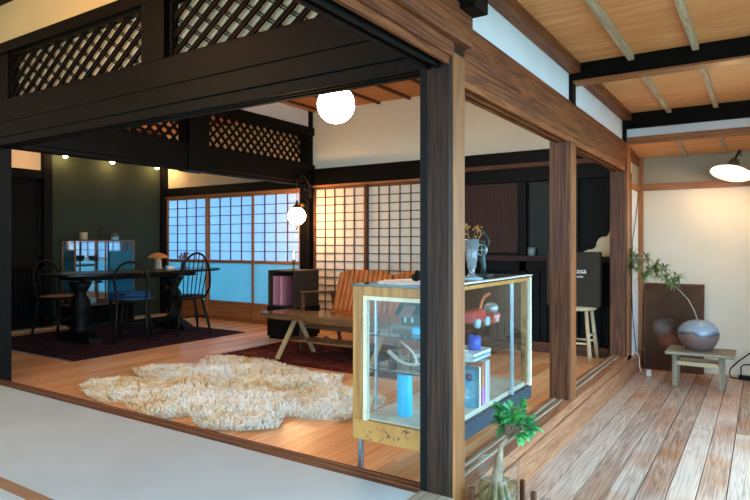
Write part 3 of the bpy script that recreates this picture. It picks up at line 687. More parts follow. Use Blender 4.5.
# middle shelf front: blue mug, flat books
my = 0.70
t = thing('mug', 'cobalt blue mug on the middle glass shelf near the front', 'mug', (-0.2, my, az+0.05))
tag_z = az
def book(label, x0, x1, y0, y1, z0, z1, cover, group, pages='#e8e2d2', spine='y0', rough=0.5, squig=None):
    o = thing('book', label, 'book', ((x0+x1)/2, (y0+y1)/2, z0), group)
    th = 0.0025; q = MB(); pg = MB()
    dx, dy, dz = x1-x0, y1-y0, z1-z0
    if dz < min(dx, dy):      # lying flat
        q.box(x0, x1, y0, y1, z0, z0+th); q.box(x0, x1, y0, y1, z1-th, z1); q.box(x1-th, x1, y0, y1, z0, z1); pg.box(x0+0.004, x1-th, y0+0.004, y1-0.004, z0+th, z1-th)
    elif dy < dx:             # upright, cover toward -y, spine toward the front glass
        q.box(x0, x1, y0, y0+th, z0, z1); q.box(x0, x1, y1-th, y1, z0, z1); q.box(x1-th, x1, y0, y1, z0, z1); pg.box(x0+0.004, x1-th, y0+th, y1-th, z0+0.004, z1-0.004)
    else:
        q.box(x0, x0+th, y0, y1, z0, z1); q.box(x1-th, x1, y0, y1, z0, z1); q.box(x0, x1, y0, y0+th, z0, z1); pg.box(x0+th, x1-th, y0+th, y1-0.004, z0+0.004, z1-0.004)
    global COVER
    COVER = q.build('cover', plain('cover_'+label.split()[0]+'_%d' % len(bpy.data.materials), cover, rough, var=0.03), o); pg.build('pages', plain('paper_pages', pages, 0.8), o)
    return o
for i, (cc, lb) in enumerate((('#b7cfdb', 'pale blue book lying flat, bottom of the pile under the blue mug'), ('#e3e6e4', 'white book lying flat, top of the pile under the blue mug'))):
    book(lb, -0.30, -0.15, 0.58, 0.80, az+0.022*i, az+0.022*i+0.0215, cc, 'flat books in the display case')
mz = az+0.0445
MB().lathe([(0.028, 0), (0.033, 0.003), (0.034, 0.07), (0.031, 0.07), (0.029, 0.006), (0.001, 0.005)], (-0.2, my, mz), 28).build('body', plain('cobalt_glaze', '#2f58b8', 0.2), t)
MB().tube(arc((-0.2, my+0.032, mz+0.06), (-0.2, my+0.032, mz+0.015), (0, 0.025, 0), 9), 0.005, 8).build('handle', plain('light_cobalt', '#4d7fe0', 0.2), t)
t.location = (-0.2, my, mz)
for ch in t.children: ch.location = (0, 0, (az+0.05)-mz)
# upright books on the base
g = 'upright books in the display case'
o = book('large teal picture book standing face out in the display case', -0.33, -0.15, 0.60, 0.614, BZ, BZ+0.19, '#1f9fb8', g)
q = MB(); q.lathe([(0.02, 0), (0.02, 0.001)], (-0.185, 0.5995, BZ+0.155), 24, mat=Matrix.Rotation(PI/2, 4, 'X')); q.build('round_emblem', plain('plum_ink', '#4a4468', 0.5), COVER)
q = MB(); yy = 0.5992
def stroke(pts): q.tube([(-0.33+px_*0.001, yy, BZ+pz_*0.001) for px_, pz_ in pts], 0.0022, 6)
stroke([(70, 70), (72, 120), (90, 118), (92, 104), (74, 97), (94, 90), (92, 74), (70, 70)]); stroke([(104, 95), (100, 80), (112, 78), (116, 95), (112, 78), (120, 80)]); stroke([(126, 96), (132, 80), (142, 98), (134, 78), (126, 60)])
stroke([(60, 50), (80, 54), (100, 49), (120, 54), (145, 50)])
q.build('cover_lettering', plain('cream_ink', '#dfe9dd', 0.5), COVER)
book('slim deep teal book right behind the large teal one', -0.31, -0.15, 0.62, 0.634, BZ, BZ+0.205, '#157f8f', g)
book('white spined book beside the teal ones', -0.30, -0.148, 0.64, 0.668, BZ, BZ+0.20, '#e6e4e0', g)
o = book('orange spined book with a pink lower half in the upright row', -0.30, -0.147, 0.674, 0.712, BZ, BZ+0.215, '#d77b45', g)
MB().box(-0.1468, -0.1460, 0.675, 0.711, BZ+0.004, BZ+0.09).build('spine_band', plain('pink_ink', '#d77bc0', 0.5), COVER)
book('thick pale lilac book in the upright row', -0.30, -0.147, 0.718, 0.752, BZ, BZ+0.218, '#dcd6e8', g)
book('thin white book with grey foot, last of the upright row', -0.30, -0.147, 0.758, 0.776, BZ, BZ+0.22, '#eceeee', g)
# things on the case top
TZ = CZ1+0.0095
q = MB()
n = 40; rim = []
for i in range(n):
    a = 2*PI*i/n; r = 1+0.05*math.cos(a*14); rim.append((-0.37+0.185*math.cos(a)*r, 0.40+0.21*math.sin(a)*r))
q.prism(rim, 'z', TZ, TZ+0.006)
tag(q.build('lace_mat', plain('white_lace', '#dcdad6', 0.9), origin=(-0.36, 0.4, TZ)), 'white lace mat spread on the left end of the case top', 'mat')
t = thing('bird_figurine', 'small black bird figurine on the white lace mat', 'figurine', (-0.36, 0.37, TZ+0.0065))
q = MB(); q.ball((-0.36, 0.37, TZ+0.028), 0.022, 20, 12, (1.1, 1.0, 0.95)); q.build('body', M['black'], t)
q = MB(); q.ball((-0.345, 0.355, TZ+0.05), 0.013, 14, 10); q.tube([(-0.335, 0.347, TZ+0.05), (-0.322, 0.338, TZ+0.046)], [0.005, 0.001], 6); q.build('head', M['black'], t)
cg = NT('cut_glass'); cg.set(Roughness=0.05, IOR=1.45); cg.b.inputs['Base Color'].default_value = (0.75, 0.85, 0.88, 1); cg.b.inputs['Transmission Weight'].default_value = 0.8
vx, vy = -0.285, 0.86
t = thing('cut_glass_vase', 'tall flared cut glass vase on the case top by the corner post', 'vase', (vx, vy, TZ))
prof = [(0.05, 0), (0.052, 0.006), (0.02, 0.018), (0.015, 0.04), (0.024, 0.06), (0.03, 0.1), (0.042, 0.215), (0.039, 0.215), (0.027, 0.1), (0.02, 0.066), (0.001, 0.062)]
MB().lathe(prof, (vx, vy, TZ), 16).build('body', cg.m, t)
MB().lathe([(0.0505, 0.0005), (0.062, 0.0005), (0.062, 0.005), (0.0505, 0.005)], (vx, vy, TZ), 24).build('foot_plate', plain('ice_glass', '#b9dcea', 0.1), t)
o = thing('dried_sprigs', 'golden brown dried sprigs standing in the cut glass vase', 'sprigs', (vx, vy, TZ+0.07))
q = MB(); sp_ = MB(); rr = random.Random(5)
for k in range(9):
    e = Vector((vx+rr.uniform(-0.05, 0.05), vy+rr.uniform(-0.05, 0.05), TZ+rr.uniform(0.24, 0.30))); q.tube([(vx+rr.uniform(-.004, .004), vy, TZ+0.07), Vector((vx, vy, TZ+0.07)).lerp(e, 0.6), e], 0.0012, 5)
    for j in range(5): sp_.ball(tuple(e+Vector((rr.uniform(-.012, .012), rr.uniform(-.012, .012), rr.uniform(-.03, .005)))), 0.005, 8, 6)
q.build('stems', plain('dry_stem', '#6d5330', 0.8), o); sp_.build('seed_heads', plain('golden_seed', '#9a6c2c', 0.8, var=0.3), o)['kind'] = 'stuff'
sx_, sy_ = -0.275, 0.995
t = thing('bronze_figurine', 'slender greenish bronze figure holding up a ring, on a square base', 'figurine', (sx_, sy_, TZ))
bz = plain('verdigris_bronze', '#2f4441', 0.4, 0.5)
MB().box(sx_-0.045, sx_+0.045, sy_-0.045, sy_+0.045, TZ, TZ+0.018).build('base', bz, t, bevel=0.003)
q = MB(); q.tube([(sx_, sy_, TZ+0.018), (sx_+0.004, sy_, TZ+0.06), (sx_-0.003, sy_, TZ+0.10), (sx_, sy_, TZ+0.14), (sx_, sy_, TZ+0.165), (sx_, sy_, TZ+0.18)], [0.016, 0.013, 0.017, 0.014, 0.02, 0.008], 12)
q.ball((sx_, sy_, TZ+0.198), 0.013, 14, 10)
q.tube(arc((sx_-0.018, sy_, TZ+0.165), (sx_-0.006, sy_, TZ+0.245), (-0.022, 0, 0), 9), 0.0055, 8); q.tube(arc((sx_+0.018, sy_, TZ+0.165), (sx_+0.006, sy_, TZ+0.245), (0.022, 0, 0), 9), 0.0055, 8)
q.build('figure', bz, t)
q = MB(); q.tube([(sx_+0.03*math.cos(a), sy_-0.02, TZ+0.155+0.03*math.sin(a)) for a in [2*PI*i/20 for i in range(20)]], 0.005, 8, closed=True)
q.tube([(sx_-0.028, sy_-0.02, TZ+0.155), (sx_+0.028, sy_-0.02, TZ+0.155)], 0.004, 6); q.tube([(sx_, sy_-0.02, TZ+0.127), (sx_, sy_-0.02, TZ+0.183)], 0.004, 6)
q.build('ring', plain('pale_bronze', '#8fa39c', 0.3, 0.7), t)
MB().tube(arc((sx_, sy_, TZ+0.24), (sx_-0.006, sy_, TZ+0.272), (0.006, 0, 0), 6), [0.008, 0.009, 0.008, 0.006, 0.004, 0.002], 8).build('flame', bz, t)

# ------------------------------------------------------------------ bonsai in a glass jar on a wooden stand
t = thing('plant_stand', 'low wooden plant stand with four corner uprights beside the corner post', 'stand', (0.138, 0.19, EZ))
cor = [((0.05, 0.10), 0.02), ((0.135, 0.475), -0.055), ((0.262, 0.245), 0.0), ((0.177, -0.13), 0.0)]
ctr = Vector((0.156, 0.1725))
for (xx, yy), zz in cor: MB().box(xx-0.011, xx+0.011, yy-0.011, yy+0.011, EZ, zz).build('upright', M['mid']['z'], t, bevel=0.003)
q = MB()
for i in range(4):
    a, b = cor[i][0], cor[(i+1) % 4][0]; q.bar((*a, EZ+0.05), (*b, EZ+0.05), 0.014, 0.025)
q.build('rail', M['mid']['x'], t)
MB().prism([(p[0]*0.97+ctr.x*0.03, p[1]*0.97+ctr.y*0.03) for p, _ in cor], 'z', EZ+0.0625, EZ+0.0745).build('shelf', M['mid']['y'], t)
jx, jy, jz = 0.13, 0.195, EZ+0.0755
t = thing('potted_bonsai', 'leafy little ficus growing in a clear glass jar of water', 'plant', (jx, jy, jz))
gj = NT('jar_glass'); gj.set(Roughness=0.0, IOR=1.45); gj.b.inputs['Base Color'].default_value = (0.93, 0.98, 0.98, 1); gj.b.inputs['Transmission Weight'].default_value = 1.0
JH = 0.117-jz
_j = MB().lathe([(0.07, 0), (0.079, 0.006), (0.082, 0.02), (0.082, JH-0.02), (0.0845, JH-0.004), (0.084, JH)], (jx, jy, jz), 40, cap=(True, False)); jar_ = _j.build('jar', M['glass_case'], t)
MB().lathe([(0.0825, JH-0.004), (0.0855, JH-0.002), (0.0855, JH+0.002), (0.0825, JH+0.003), (0.0825, JH-0.004)], (jx, jy, jz), 40, cap=(False, False)).build('jar_rim', M['glass_case'], jar_)
MB().lathe([(0.076, 0.006), (0.0795, 0.02), (0.0795, 0.17), (0.001, 0.17)], (jx, jy, jz), 36).build('water', glass_thin('murky_water', (0.80, 0.84, 0.70), refl=0.8, ior=1.33), t)
q = MB(); rr = random.Random(4)
for k in range(90):
    a = rr.random()*6.28; r_ = rr.random()**0.5*0.068; q.ball((jx+r_*math.cos(a), jy+r_*math.sin(a), jz+0.012+rr.random()*0.045), 0.011+rr.random()*0.007, 8, 6, (1, 1, 0.7))
q.build('pebbles', plain('mossy_pebbles', '#b3a05a', 0.7, var=0.3, scale=40), t)
q = MB(); tp = Vector((jx+0.03, jy+0.03, 0.215))
q.tube([(jx-0.005, jy, jz+0.06), (jx-0.012, jy, jz+0.13), (jx-0.006, jy, jz+0.2), (jx+0.006, jy, jz+0.28), (jx+0.012, jy, jz+0.33), tp], [0.033, 0.030, 0.022, 0.013, 0.008, 0.006], 12)
for k in range(7):
    a = k*0.9; q.tube([(jx+0.02*math.cos(a), jy+0.02*math.sin(a), jz+0.18), (jx+0.045*math.cos(a+0.2), jy+0.045*math.sin(a+0.2), jz+0.1), (jx+0.05*math.cos(a+0.5), jy+0.05*math.sin(a+0.5), jz+0.03)], [0.013, 0.010, 0.005], 8)
q.build('trunk', plain('pale_bark', '#8c775e', 0.8, var=0.2, scale=30), t)
tw = MB(); lf = MB(); rr = random.Random(11)
def leaf(mb, p, d, L, W, up, fold=0.25):
    d = d.normalized(); s = d.cross(up)
    if s.length < 1e-4: s = d.orthogonal()
    s.normalize(); u = s.cross(d)
    rows = [(0.0, 0.08), (0.22, 0.75), (0.5, 1.0), (0.78, 0.7), (1.0, 0.02)]; vs = []
    for a, b in rows:
        c = p+d*(L*a)-u*(L*0.25*a*a)
        vs += [c+s*(W*b)+u*(W*b*fold), c, c-s*(W*b)+u*(W*b*fold)]
    fs = []
    for i in range(4):
        for k in range(2): fs.append((i*3+k, i*3+k+1, (i+1)*3+k+1, (i+1)*3+k))
    mb.add(vs, fs, True)
for k in range(26):
    a = rr.random()*6.28; el = rr.uniform(-0.1, 1.25); L = rr.uniform(0.04, 0.125)
    dv = Vector((math.cos(a)*math.cos(el), math.sin(a)*math.cos(el), math.sin(el)*0.9))
    e = tp+Vector((0.03, 0.02, 0.03))+dv*L; tw.tube([tp-Vector((0, 0, 0.01)), tp.lerp(e, 0.5)+Vector((0, 0, 0.006)), e], [0.004, 0.003, 0.0015], 6)
    for j in range(9):
        ld = (dv+Vector((rr.uniform(-1, 1), rr.uniform(-1, 1), rr.uniform(-0.8, 0.6)))).normalized()
        leaf(lf, tp.lerp(e, rr.uniform(0.55, 1.0)), ld, rr.uniform(0.036, 0.055), rr.uniform(0.011, 0.016), Vector((0, 0, 1)))
tw.build('twigs', plain('twig_bark', '#7a5f45', 0.8), t)
def leafmat(name, c1, c2):
    q = NT(name); g_ = q.n('ShaderNodeNewGeometry'); r = ramp(q, [(0.0, lin(c1)), (1.0, lin(c2))]); q.l(g_.outputs['Random Per Island'], r.inputs['Fac']); q.l(r.outputs['Color'], q.b.inputs['Base Color'])
    q.set(Roughness=0.35); q.b.inputs['Subsurface Weight'].default_value = 0.0; return q.m
lf.build('foliage', leafmat('ficus_leaf', '#1b7a4a', '#63b35a'), t)

# ------------------------------------------------------------------ veranda bench, vase, branch, painting
t = thing('low_bench', 'small weathered grey wooden bench carrying the round vase', 'bench', (0.59, 3.75, EZ))
MB().box(0.335, 0.855, 3.555, 3.935, 0.066, 0.094).build('seat', M['silver']['x'], t, bevel=0.004)
for xx in (0.40, 0.755):
    for yy in (3.66, 3.86): MB().box(xx-0.02, xx+0.02, yy-0.018, yy+0.018, EZ, 0.066).build('leg', M['silver']['z'], t, bevel=0.003)
q = MB()
for yy in (3.66, 3.86): q.box(0.42, 0.735, yy-0.01, yy+0.01, -0.035, 0.0)
for xx in (0.40, 0.755): q.box(xx-0.01, xx+0.01, 3.678, 3.842, -0.035, 0.0)
q.build('stretcher', M['pale']['x'], t)
vx, vy, vz = 0.575, 3.76, 0.0945
t = thing('round_vase', 'round brown ceramic vase with blue-grey dripping glaze on the low bench', 'vase', (vx, vy, vz))
def glaze():
    q = NT('dripped_glaze'); tc = q.n('ShaderNodeTexCoord'); sp = q.n('ShaderNodeSeparateXYZ'); q.l(tc.outputs['Object'], sp.inputs[0])
    nz = q.n('ShaderNodeTexNoise', Scale=7.0, Detail=1.0); q.l(tc.outputs['Object'], nz.inputs['Vector'])
    ma = q.n('ShaderNodeMath', operation='MULTIPLY_ADD'); ma.inputs[1].default_value = 0.10; q.l(nz.outputs['Fac'], ma.inputs[0]); q.l(sp.outputs['Z'], ma.inputs[2])
    r = ramp(q, [(0.0, lin('#6a4f4c')), (0.185, lin('#7f6460')), (0.2, lin('#4c4f58')), (0.222, lin('#8f9dab')), (0.5, lin('#77848f'))]); q.l(ma.outputs[0], r.inputs['Fac']); q.l(r.outputs['Color'], q.b.inputs['Base Color'])
    q.set(Roughness=0.25); return q.m
prof = [(0.085, 0.0), (0.10, 0.004), (0.135, 0.05), (0.16, 0.105), (0.165, 0.145), (0.155, 0.185), (0.12, 0.228), (0.08, 0.25), (0.045, 0.258), (0.032, 0.262), (0.026, 0.258), (0.022, 0.24), (0.001, 0.235)]
MB().lathe(prof, (vx, vy, vz), 48).build('body', glaze(), t)
t = thing('leafy_branch', 'arching branch with slender green leaves standing in the round vase', 'branch', (vx, vy, vz+0.24))
mp_ = Vector((vx, vy, vz+0.24))
stem = [mp_, mp_+Vector((-0.03, 0.02, 0.09)), mp_+Vector((-0.08, 0.03, 0.19)), mp_+Vector((-0.15, 0.03, 0.27)), mp_+Vector((-0.24, 0.02, 0.36)), mp_+Vector((-0.35, 0.02, 0.46)), mp_+Vector((-0.47, 0.01, 0.55))]
q = MB(); q.tube(stem, [0.005, 0.0048, 0.0045, 0.004, 0.0035, 0.003, 0.002], 8)
lf = MB(); rr = random.Random(3)
cl = [(-0.17, 0.34, 0.0), (-0.24, 0.38, -0.05), (-0.24, 0.47, 0.03), (-0.31, 0.40, 0.05), (-0.31, 0.52, -0.03), (-0.38, 0.44, 0.0), (-0.38, 0.56, 0.05), (-0.45, 0.47, -0.05), (-0.48, 0.56, 0.02), (-0.54, 0.50, 0.0), (-0.43, 0.38, 0.04), (-0.52, 0.62, -0.02), (-0.14, 0.40, 0.03), (-0.56, 0.42, 0.0)]
for (dx, dz, dy) in cl:
    c = mp_+Vector((dx*1.06-0.005, dy, dz+0.0)); near = min(stem[3:], key=lambda s_: (s_-c).length); q.tube([near, near.lerp(c, 0.5)+Vector((0, 0, 0.015)), c], [0.0025, 0.002, 0.0012], 6)
    for j in range(46):
        th = rr.random()*6.28; ph = rr.uniform(-0.9, 1.1)
        ld = Vector((math.cos(th)*math.cos(ph), math.sin(th)*math.cos(ph), math.sin(ph)))
        p0 = near.lerp(c, rr.uniform(0.6, 1.0)); leaf(lf, p0, ld, rr.uniform(0.06, 0.10), rr.uniform(0.004, 0.0065), Vector((0, 0, 1)), 0.1)
q.build('stem', plain('pale_stem', '#a89a86', 0.7), t)
lf.build('foliage', leafmat('needle_leaf', '#4d6230', '#8b9c56'), t)

def painting():
    q = NT('faded_floral_paint'); tc = q.n('ShaderNodeTexCoord')
    wv = q.n('ShaderNodeTexNoise', Scale=3.0, Detail=6.0); q.l(tc.outputs['Object'], wv.inputs['Vector'])
    r = ramp(q, [(0.3, lin('#3c2417')), (0.7, lin('#5c3d27'))]); q.l(wv.outputs['Fac'], r.inputs['Fac']); cur = r.outputs['Color']
    for (cx_, cz_, rad, col) in ((-0.06, 0.43, 0.125, '#94918a'), (-0.02, 0.32, 0.112, '#b86a4c'), (0.11, 0.46, 0.088, '#b56c4a'), (0.02, 0.50, 0.088, '#7d9296'), (0.09, 0.35, 0.075, '#8f8b5c'), (-0.11, 0.35, 0.075, '#5f7f55'), (0.16, 0.38, 0.075, '#a8664e')):
        vm = q.n('ShaderNodeVectorMath', operation='DISTANCE'); vm.inputs[1].default_value = (cx_, -0.05, cz_)
        dn = q.n('ShaderNodeMix', data_type='VECTOR'); dn.inputs['Factor'].default_value = 0.06
        n3 = q.n('ShaderNodeTexNoise', Scale=14.0, Detail=4.0); q.l(tc.outputs['Object'], n3.inputs['Vector']); q.l(tc.outputs['Object'], dn.inputs['A']); q.l(n3.outputs['Color'], dn.inputs['B']); q.l(dn.outputs['Result'], vm.inputs[0])
        mr = q.n('ShaderNodeMapRange'); mr.inputs['From Min'].default_value = rad*0.5; mr.inputs['From Max'].default_value = rad; mr.inputs['To Min'].default_value = 0.75; mr.inputs['To Max'].default_value = 0.0; q.l(vm.outputs['Value'], mr.inputs['Value'])
        mx = q.n('ShaderNodeMix', data_type='RGBA'); q.l(mr.outputs[0], mx.inputs['Factor']); q.l(cur, mx.inputs['A']); mx.inputs['B'].default_value = lin(col); cur = mx.outputs['Result']
    q.l(cur, q.b.inputs['Base Color']); q.set(Roughness=0.6); q.b.inputs['Specular IOR Level'].default_value = 0.2; return q.m
t = thing('painted_panel', 'dark brown wooden panel with faded flowers leaning against the veranda end wall', 'painting', (0.315, 4.3, EZ))
mm = Matrix.Translation((0.315, 4.27, EZ)) @ Matrix.Rotation(math.radians(-4.5), 4, 'X')
b = MB().box(-0.255, 0.255, 0.0, 0.018, 0.003, 0.85); b.xform(mm)
ob = b.build('panel', painting(), t, bevel=0.002)
f = MB()
for bx_ in ((-0.265, -0.25, -0.006, 0.02, 0.003, 0.855), (0.25, 0.265, -0.006, 0.02, 0.003, 0.855), (-0.25, 0.25, -0.006, 0.02, 0.84, 0.855)): f.box(*bx_)
f.xform(mm); f.build('edge_strip', M['mid']['z'], t)

# wiring
wire = plain('grey_green_cable', '#4c4a3c', 0.5)
t = thing('wall_cable', 'thin cable hanging down the short white wall to a plug on the boards', 'cable', (0.01, 3.95, EZ))
pts = [(0.008, 4.25, 1.545), (0.006, 4.2, 1.40), (0.004, 4.08, 1.2), (0.004, 3.96, 1.06), (0.006, 3.92, 0.85), (0.006, 3.90, 0.6), (0.006, 3.95, 0.35), (0.006, 4.05, 0.12), (0.01, 4.12, -0.03)]
MB().tube(pts, 0.0045, 8).build('upper_cord', wire, t)
MB().tube([(0.01, 4.12, -0.03), (0.04, 4.10, -0.09), (0.05, 4.05, -0.16), (0.075, 4.0, -0.208), (0.11, 3.97, -0.212), (0.15, 3.945, -0.19)], 0.006, 8).build('lower_cord', plain('white_cord', '#d8d6cc', 0.5), t)
MB().box(0.13, 0.17, 3.915, 3.96, EZ, EZ+0.06).build('plug', plain('white_plastic', '#dad9d2', 0.4), t, bevel=0.005)
t = thing('power_strip', 'black power strip with looping cables on the floor right of the bench', 'power strip', (0.98, 4.25, EZ))
MB().box(0.86, 1.16, 4.235, 4.285, EZ, EZ+0.035).build('body', M['black'], t, bevel=0.004)
q = MB(); q.tube([(0.80, 4.22, EZ+0.012), (0.9, 4.2, EZ+0.01), (1.1, 4.2, EZ+0.01), (1.3, 4.18, EZ+0.01)], 0.006, 8)
q.tube([(0.88, 4.26, EZ+0.035), (0.88, 4.25, EZ+0.11), (0.90, 4.25, EZ+0.135), (1.05, 4.25, EZ+0.15), (1.3, 4.25, EZ+0.16)], 0.006, 8)
q.tube([(0.80, 4.26, EZ+0.09), (0.86, 4.27, EZ+0.16), (0.95, 4.29, EZ+0.24), (1.1, 4.3, EZ+0.32)], 0.006, 8)
q.tube([(0.80, 4.26, EZ+0.09), (0.79, 4.24, EZ+0.05), (0.80, 4.22, EZ+0.012)], 0.006, 8)
q.build('cables', M['black'], t)

# ------------------------------------------------------------------ stool with sign
t = thing('wooden_stool', 'pale wooden stool with splayed legs between the middle and far veranda posts', 'stool', (-0.42, 3.62, FZ))
MB().lathe([(0.15, 0.40), (0.165, 0.405), (0.168, 0.42), (0.16, 0.434), (0.001, 0.434)], (-0.42, 3.62, 0), 32).build('seat', M['pale']['x'], t)
for sx__ in (-1, 1):
    for sy__ in (-1, 1): MB().tube([(-0.42+sx__*0.10, 3.62+sy__*0.10, 0.40), (-0.42+sx__*0.145, 3.62+sy__*0.145, FZ)], [0.017, 0.02], 10).build('leg', M['pale']['z'], t)
q = MB()
for sy__ in (-1, 1): q.tube([(-0.42-0.128, 3.62+sy__*0.128, 0.10), (-0.42+0.128, 3.62+sy__*0.128, 0.10)], 0.011, 8)
for sx__ in (-1, 1): q.tube([(-0.42+sx__*0.12, 3.62-0.12, 0.17), (-0.42+sx__*0.12, 3.62+0.12, 0.17)], 0.011, 8)
q.build('stretcher', M['pale']['x'], t)
t = thing('sign_board', 'dark brown box sign with small white letters standing on the pale stool', 'sign', (-0.42, 3.6, 0.4345))
MB().box(-0.70, -0.21, 3.56, 3.65, 0.4345, 0.945).build('board', plain('dark_sign_brown', '#30261a', 0.6, **{'Specular IOR Level': 0.2}), t, bevel=0.003)
def text(body, x, y, z, size, mat, parent, name):
    c = bpy.data.curves.new(name, 'FONT'); c.body = body; c.size = size; c.extrude = 0.001; c.align_x = 'LEFT'
    to = bpy.data.objects.new(name+'_tmp', c); COL.objects.link(to)
    dg = bpy.context.evaluated_depsgraph_get(); me = bpy.data.meshes.new_from_object(to.evaluated_get(dg)); bpy.data.objects.remove(to)
    me.transform(Matrix.Rotation(PI/2, 4, 'X')); me.materials.clear(); me.materials.append(mat)
    o = bpy.data.objects.new(name, me); COL.objects.link(o); o.parent = parent; o.location = Vector((x, y, z))-LOC[parent.name]; return o
wl = plain('white_letters', '#d8d6d0', 0.5)
text('casa', -0.448, 3.5585, 0.745, 0.072, wl, t, 'lettering')
text('ama', -0.415, 3.5585, 0.705, 0.036, wl, t, 'small_lettering')
tag(MB().tube([(-0.46, 3.6, 0.9455), (-0.445, 3.6, 1.0), (-0.435, 3.6, 1.06)], [0.004, 0.003, 0.002], 6).build('twig', plain('pale_twig', '#9a9284', 0.6), origin=(-0.46, 3.6, 0.9455)), 'single thin pale twig sticking up at the sign top', 'twig')
tag(MB().lathe([(0.03, 0), (0.038, 0.004), (0.04, 0.085), (0.036, 0.085), (0.034, 0.006), (0.001, 0.005)], (-0.93, 3.81, 0.9005), 24).build('cup', plain('pale_grey_glaze', '#6d7977', 0.35), origin=(-0.93, 3.81, 0.9005)), 'pale grey cup on the back wall ledge by the dark green panel', 'cup')

# ------------------------------------------------------------------ living room: rugs, sofa, table, boxes
poly = [(-3.05, 0.30), (-2.75, 0.22), (-2.62, 0.37), (-2.35, 0.17), (-2.1, 0.14), (-1.97, 0.35), (-1.70, 0.19), (-1.48, 0.30), (-1.33, 0.46), (-1.47, 0.66), (-1.10, 0.78), (-1.02, 1.0), (-1.12, 1.28), (-1.35, 1.42), (-1.6, 1.42), (-1.8, 1.70), (-2.1, 1.66), (-2.35, 1.72), (-2.7, 1.84), (-3.1, 1.80), (-3.3, 1.66), (-3.1, 1.36), (-3.42, 1.15), (-3.36, 0.92), (-3.02, 0.80), (-3.32, 0.55), (-3.2, 0.38)]
def inside(x, y, P_):
    r = False; j = len(P_)-1
    for i in range(len(P_)):
        xi, yi = P_[i]; xj, yj = P_[j]
        if (yi > y) != (yj > y) and x < (xj-xi)*(y-yi)/(yj-yi)+xi: r = not r
        j = i
    return r
def edge_d(x, y, P_):
    best = 9; p = Vector((x, y))
    for i in range(len(P_)):
        a = Vector(P_[i-1]); b = Vector(P_[i]); ab = b-a; u = max(0, min(1, (p-a).dot(ab)/ab.length_squared)); best = min(best, (a+ab*u-p).length)
    return best
t = thing('sheepskin_rug', 'cream shaggy sheepskin rug with lobed edges spread on the living room boards', 'rug', (-2.2, 0.95, FZ))
MB().prism([(x*0.97-2.2*0.03, y*0.97+0.95*0.03) for x, y in poly], 'z', FZ, FZ+0.012).build('hide', plain('cream_hide', '#cdb894', 0.9), t)
fl = MB(); rr = random.Random(21); cnt = 0
def lump(x, y): return 0.5+0.25*math.sin(x*9+math.sin(y*7)*1.5)+0.25*math.sin(y*11+math.sin(x*8)*1.6)
while cnt < 26000:
    x, y = rr.uniform(-3.45, -1.0), rr.uniform(0.1, 1.88)
    if not inside(x, y, poly): continue
    cnt += 1; d = edge_d(x, y, poly); h = 0.028+0.045*min(1, d/0.12)*lump(x, y)
    cell = (math.floor(x/0.04), math.floor(y/0.04)); cr = random.Random(cell[0]*131+cell[1]*17)
    ca = cr.random()*6.28; tgt = Vector(((cell[0]+0.5+0.3*math.cos(ca))*0.04, (cell[1]+0.5+0.3*math.sin(ca))*0.04))
    lean = (tgt-Vector((x, y)))*0.35+Vector((math.cos(ca), math.sin(ca)))*0.018
    if d < 0.06:
        c = Vector((x+2.2, y-0.95)).normalized(); lean = lean+c*0.035
    b0 = Vector((x, y, FZ+0.010)); tip = b0+Vector((lean.x+rr.uniform(-.008, .008), lean.y+rr.uniform(-.008, .008), h+rr.uniform(-0.006, 0.008)))
    mid = b0.lerp(tip, 0.55)+Vector((rr.uniform(-.004, .004), rr.uniform(-.004, .004), 0.012))
    a0 = rr.random()*6.28; r0 = 0.0048; vs = []
    for c, r_ in ((b0, r0), (mid, r0*0.8), (tip, 0.0015)):
        for k in range(3): a = a0+2.094*k; vs.append(c+Vector((math.cos(a)*r_, math.sin(a)*r_, 0)))
    fl.add(vs, [(0, 1, 4, 3), (1, 2, 5, 4), (2, 0, 3, 5), (3, 4, 7, 6), (4, 5, 8, 7), (5, 3, 6, 8), (6, 7, 8)], True)
def fleece():
    q = NT('sheep_fleece'); tc = q.n('ShaderNodeTexCoord'); nz = q.n('ShaderNodeTexNoise', Scale=1.7, Detail=3.0); q.l(tc.outputs['Object'], nz.inputs['Vector'])
    n2 = q.n('ShaderNodeTexNoise', Scale=14.0, Detail=3.0); q.l(tc.outputs['Object'], n2.inputs['Vector'])
    mx = q.n('ShaderNodeMix', data_type='FLOAT'); mx.inputs['Factor'].default_value = 0.45; q.l(nz.outputs['Fac'], mx.inputs['A']); q.l(n2.outputs['Fac'], mx.inputs['B'])
    r = ramp(q, [(0.38, lin('#dfb87e')), (0.47, lin('#f0dcb8')), (0.58, lin('#faf4e8'))]); q.l(mx.outputs['Result'], r.inputs['Fac']); q.l(r.outputs['Color'], q.b.inputs['Base Color']); q.set(Roughness=0.8)
    q.b.inputs['Specular IOR Level'].default_value = 0.2; return q.m
o = fl.build('fleece', fleece(), t)

rz = FZ+0.0005
t = thing('red_carpet', 'dark red patterned carpet under the low table and sofa', 'carpet', (-2.45, 2.6, FZ))
MB().box(-3.42, -1.4, 1.93, 2.92, rz, FZ+0.010).build('pile', carpet('red_carpet_pile', ['#3a1812', '#63291e', '#7c382a', '#4c1f18']), t)
q = MB()
for i in range(90):
    yy = 1.94+0.97*i/89; q.box(-3.45, -3.42, yy, yy+0.004, rz, FZ+0.004); q.box(-1.4, -1.37, yy, yy+0.004, rz, FZ+0.004)
q.build('fringe', plain('beige_fringe', '#8a7358', 0.9), t)['kind'] = 'stuff'
t = thing('purple_carpet', 'dark purple patterned carpet under the dining table', 'carpet', (-5.3, 2.1, FZ))
MB().box(-6.3, -4.3, 0.95, 3.12, rz, FZ+0.010).build('pile', carpet('purple_carpet_pile', ['#1f1218', '#3c222a', '#4d2c33', '#2a1a22']), t)
q = MB()
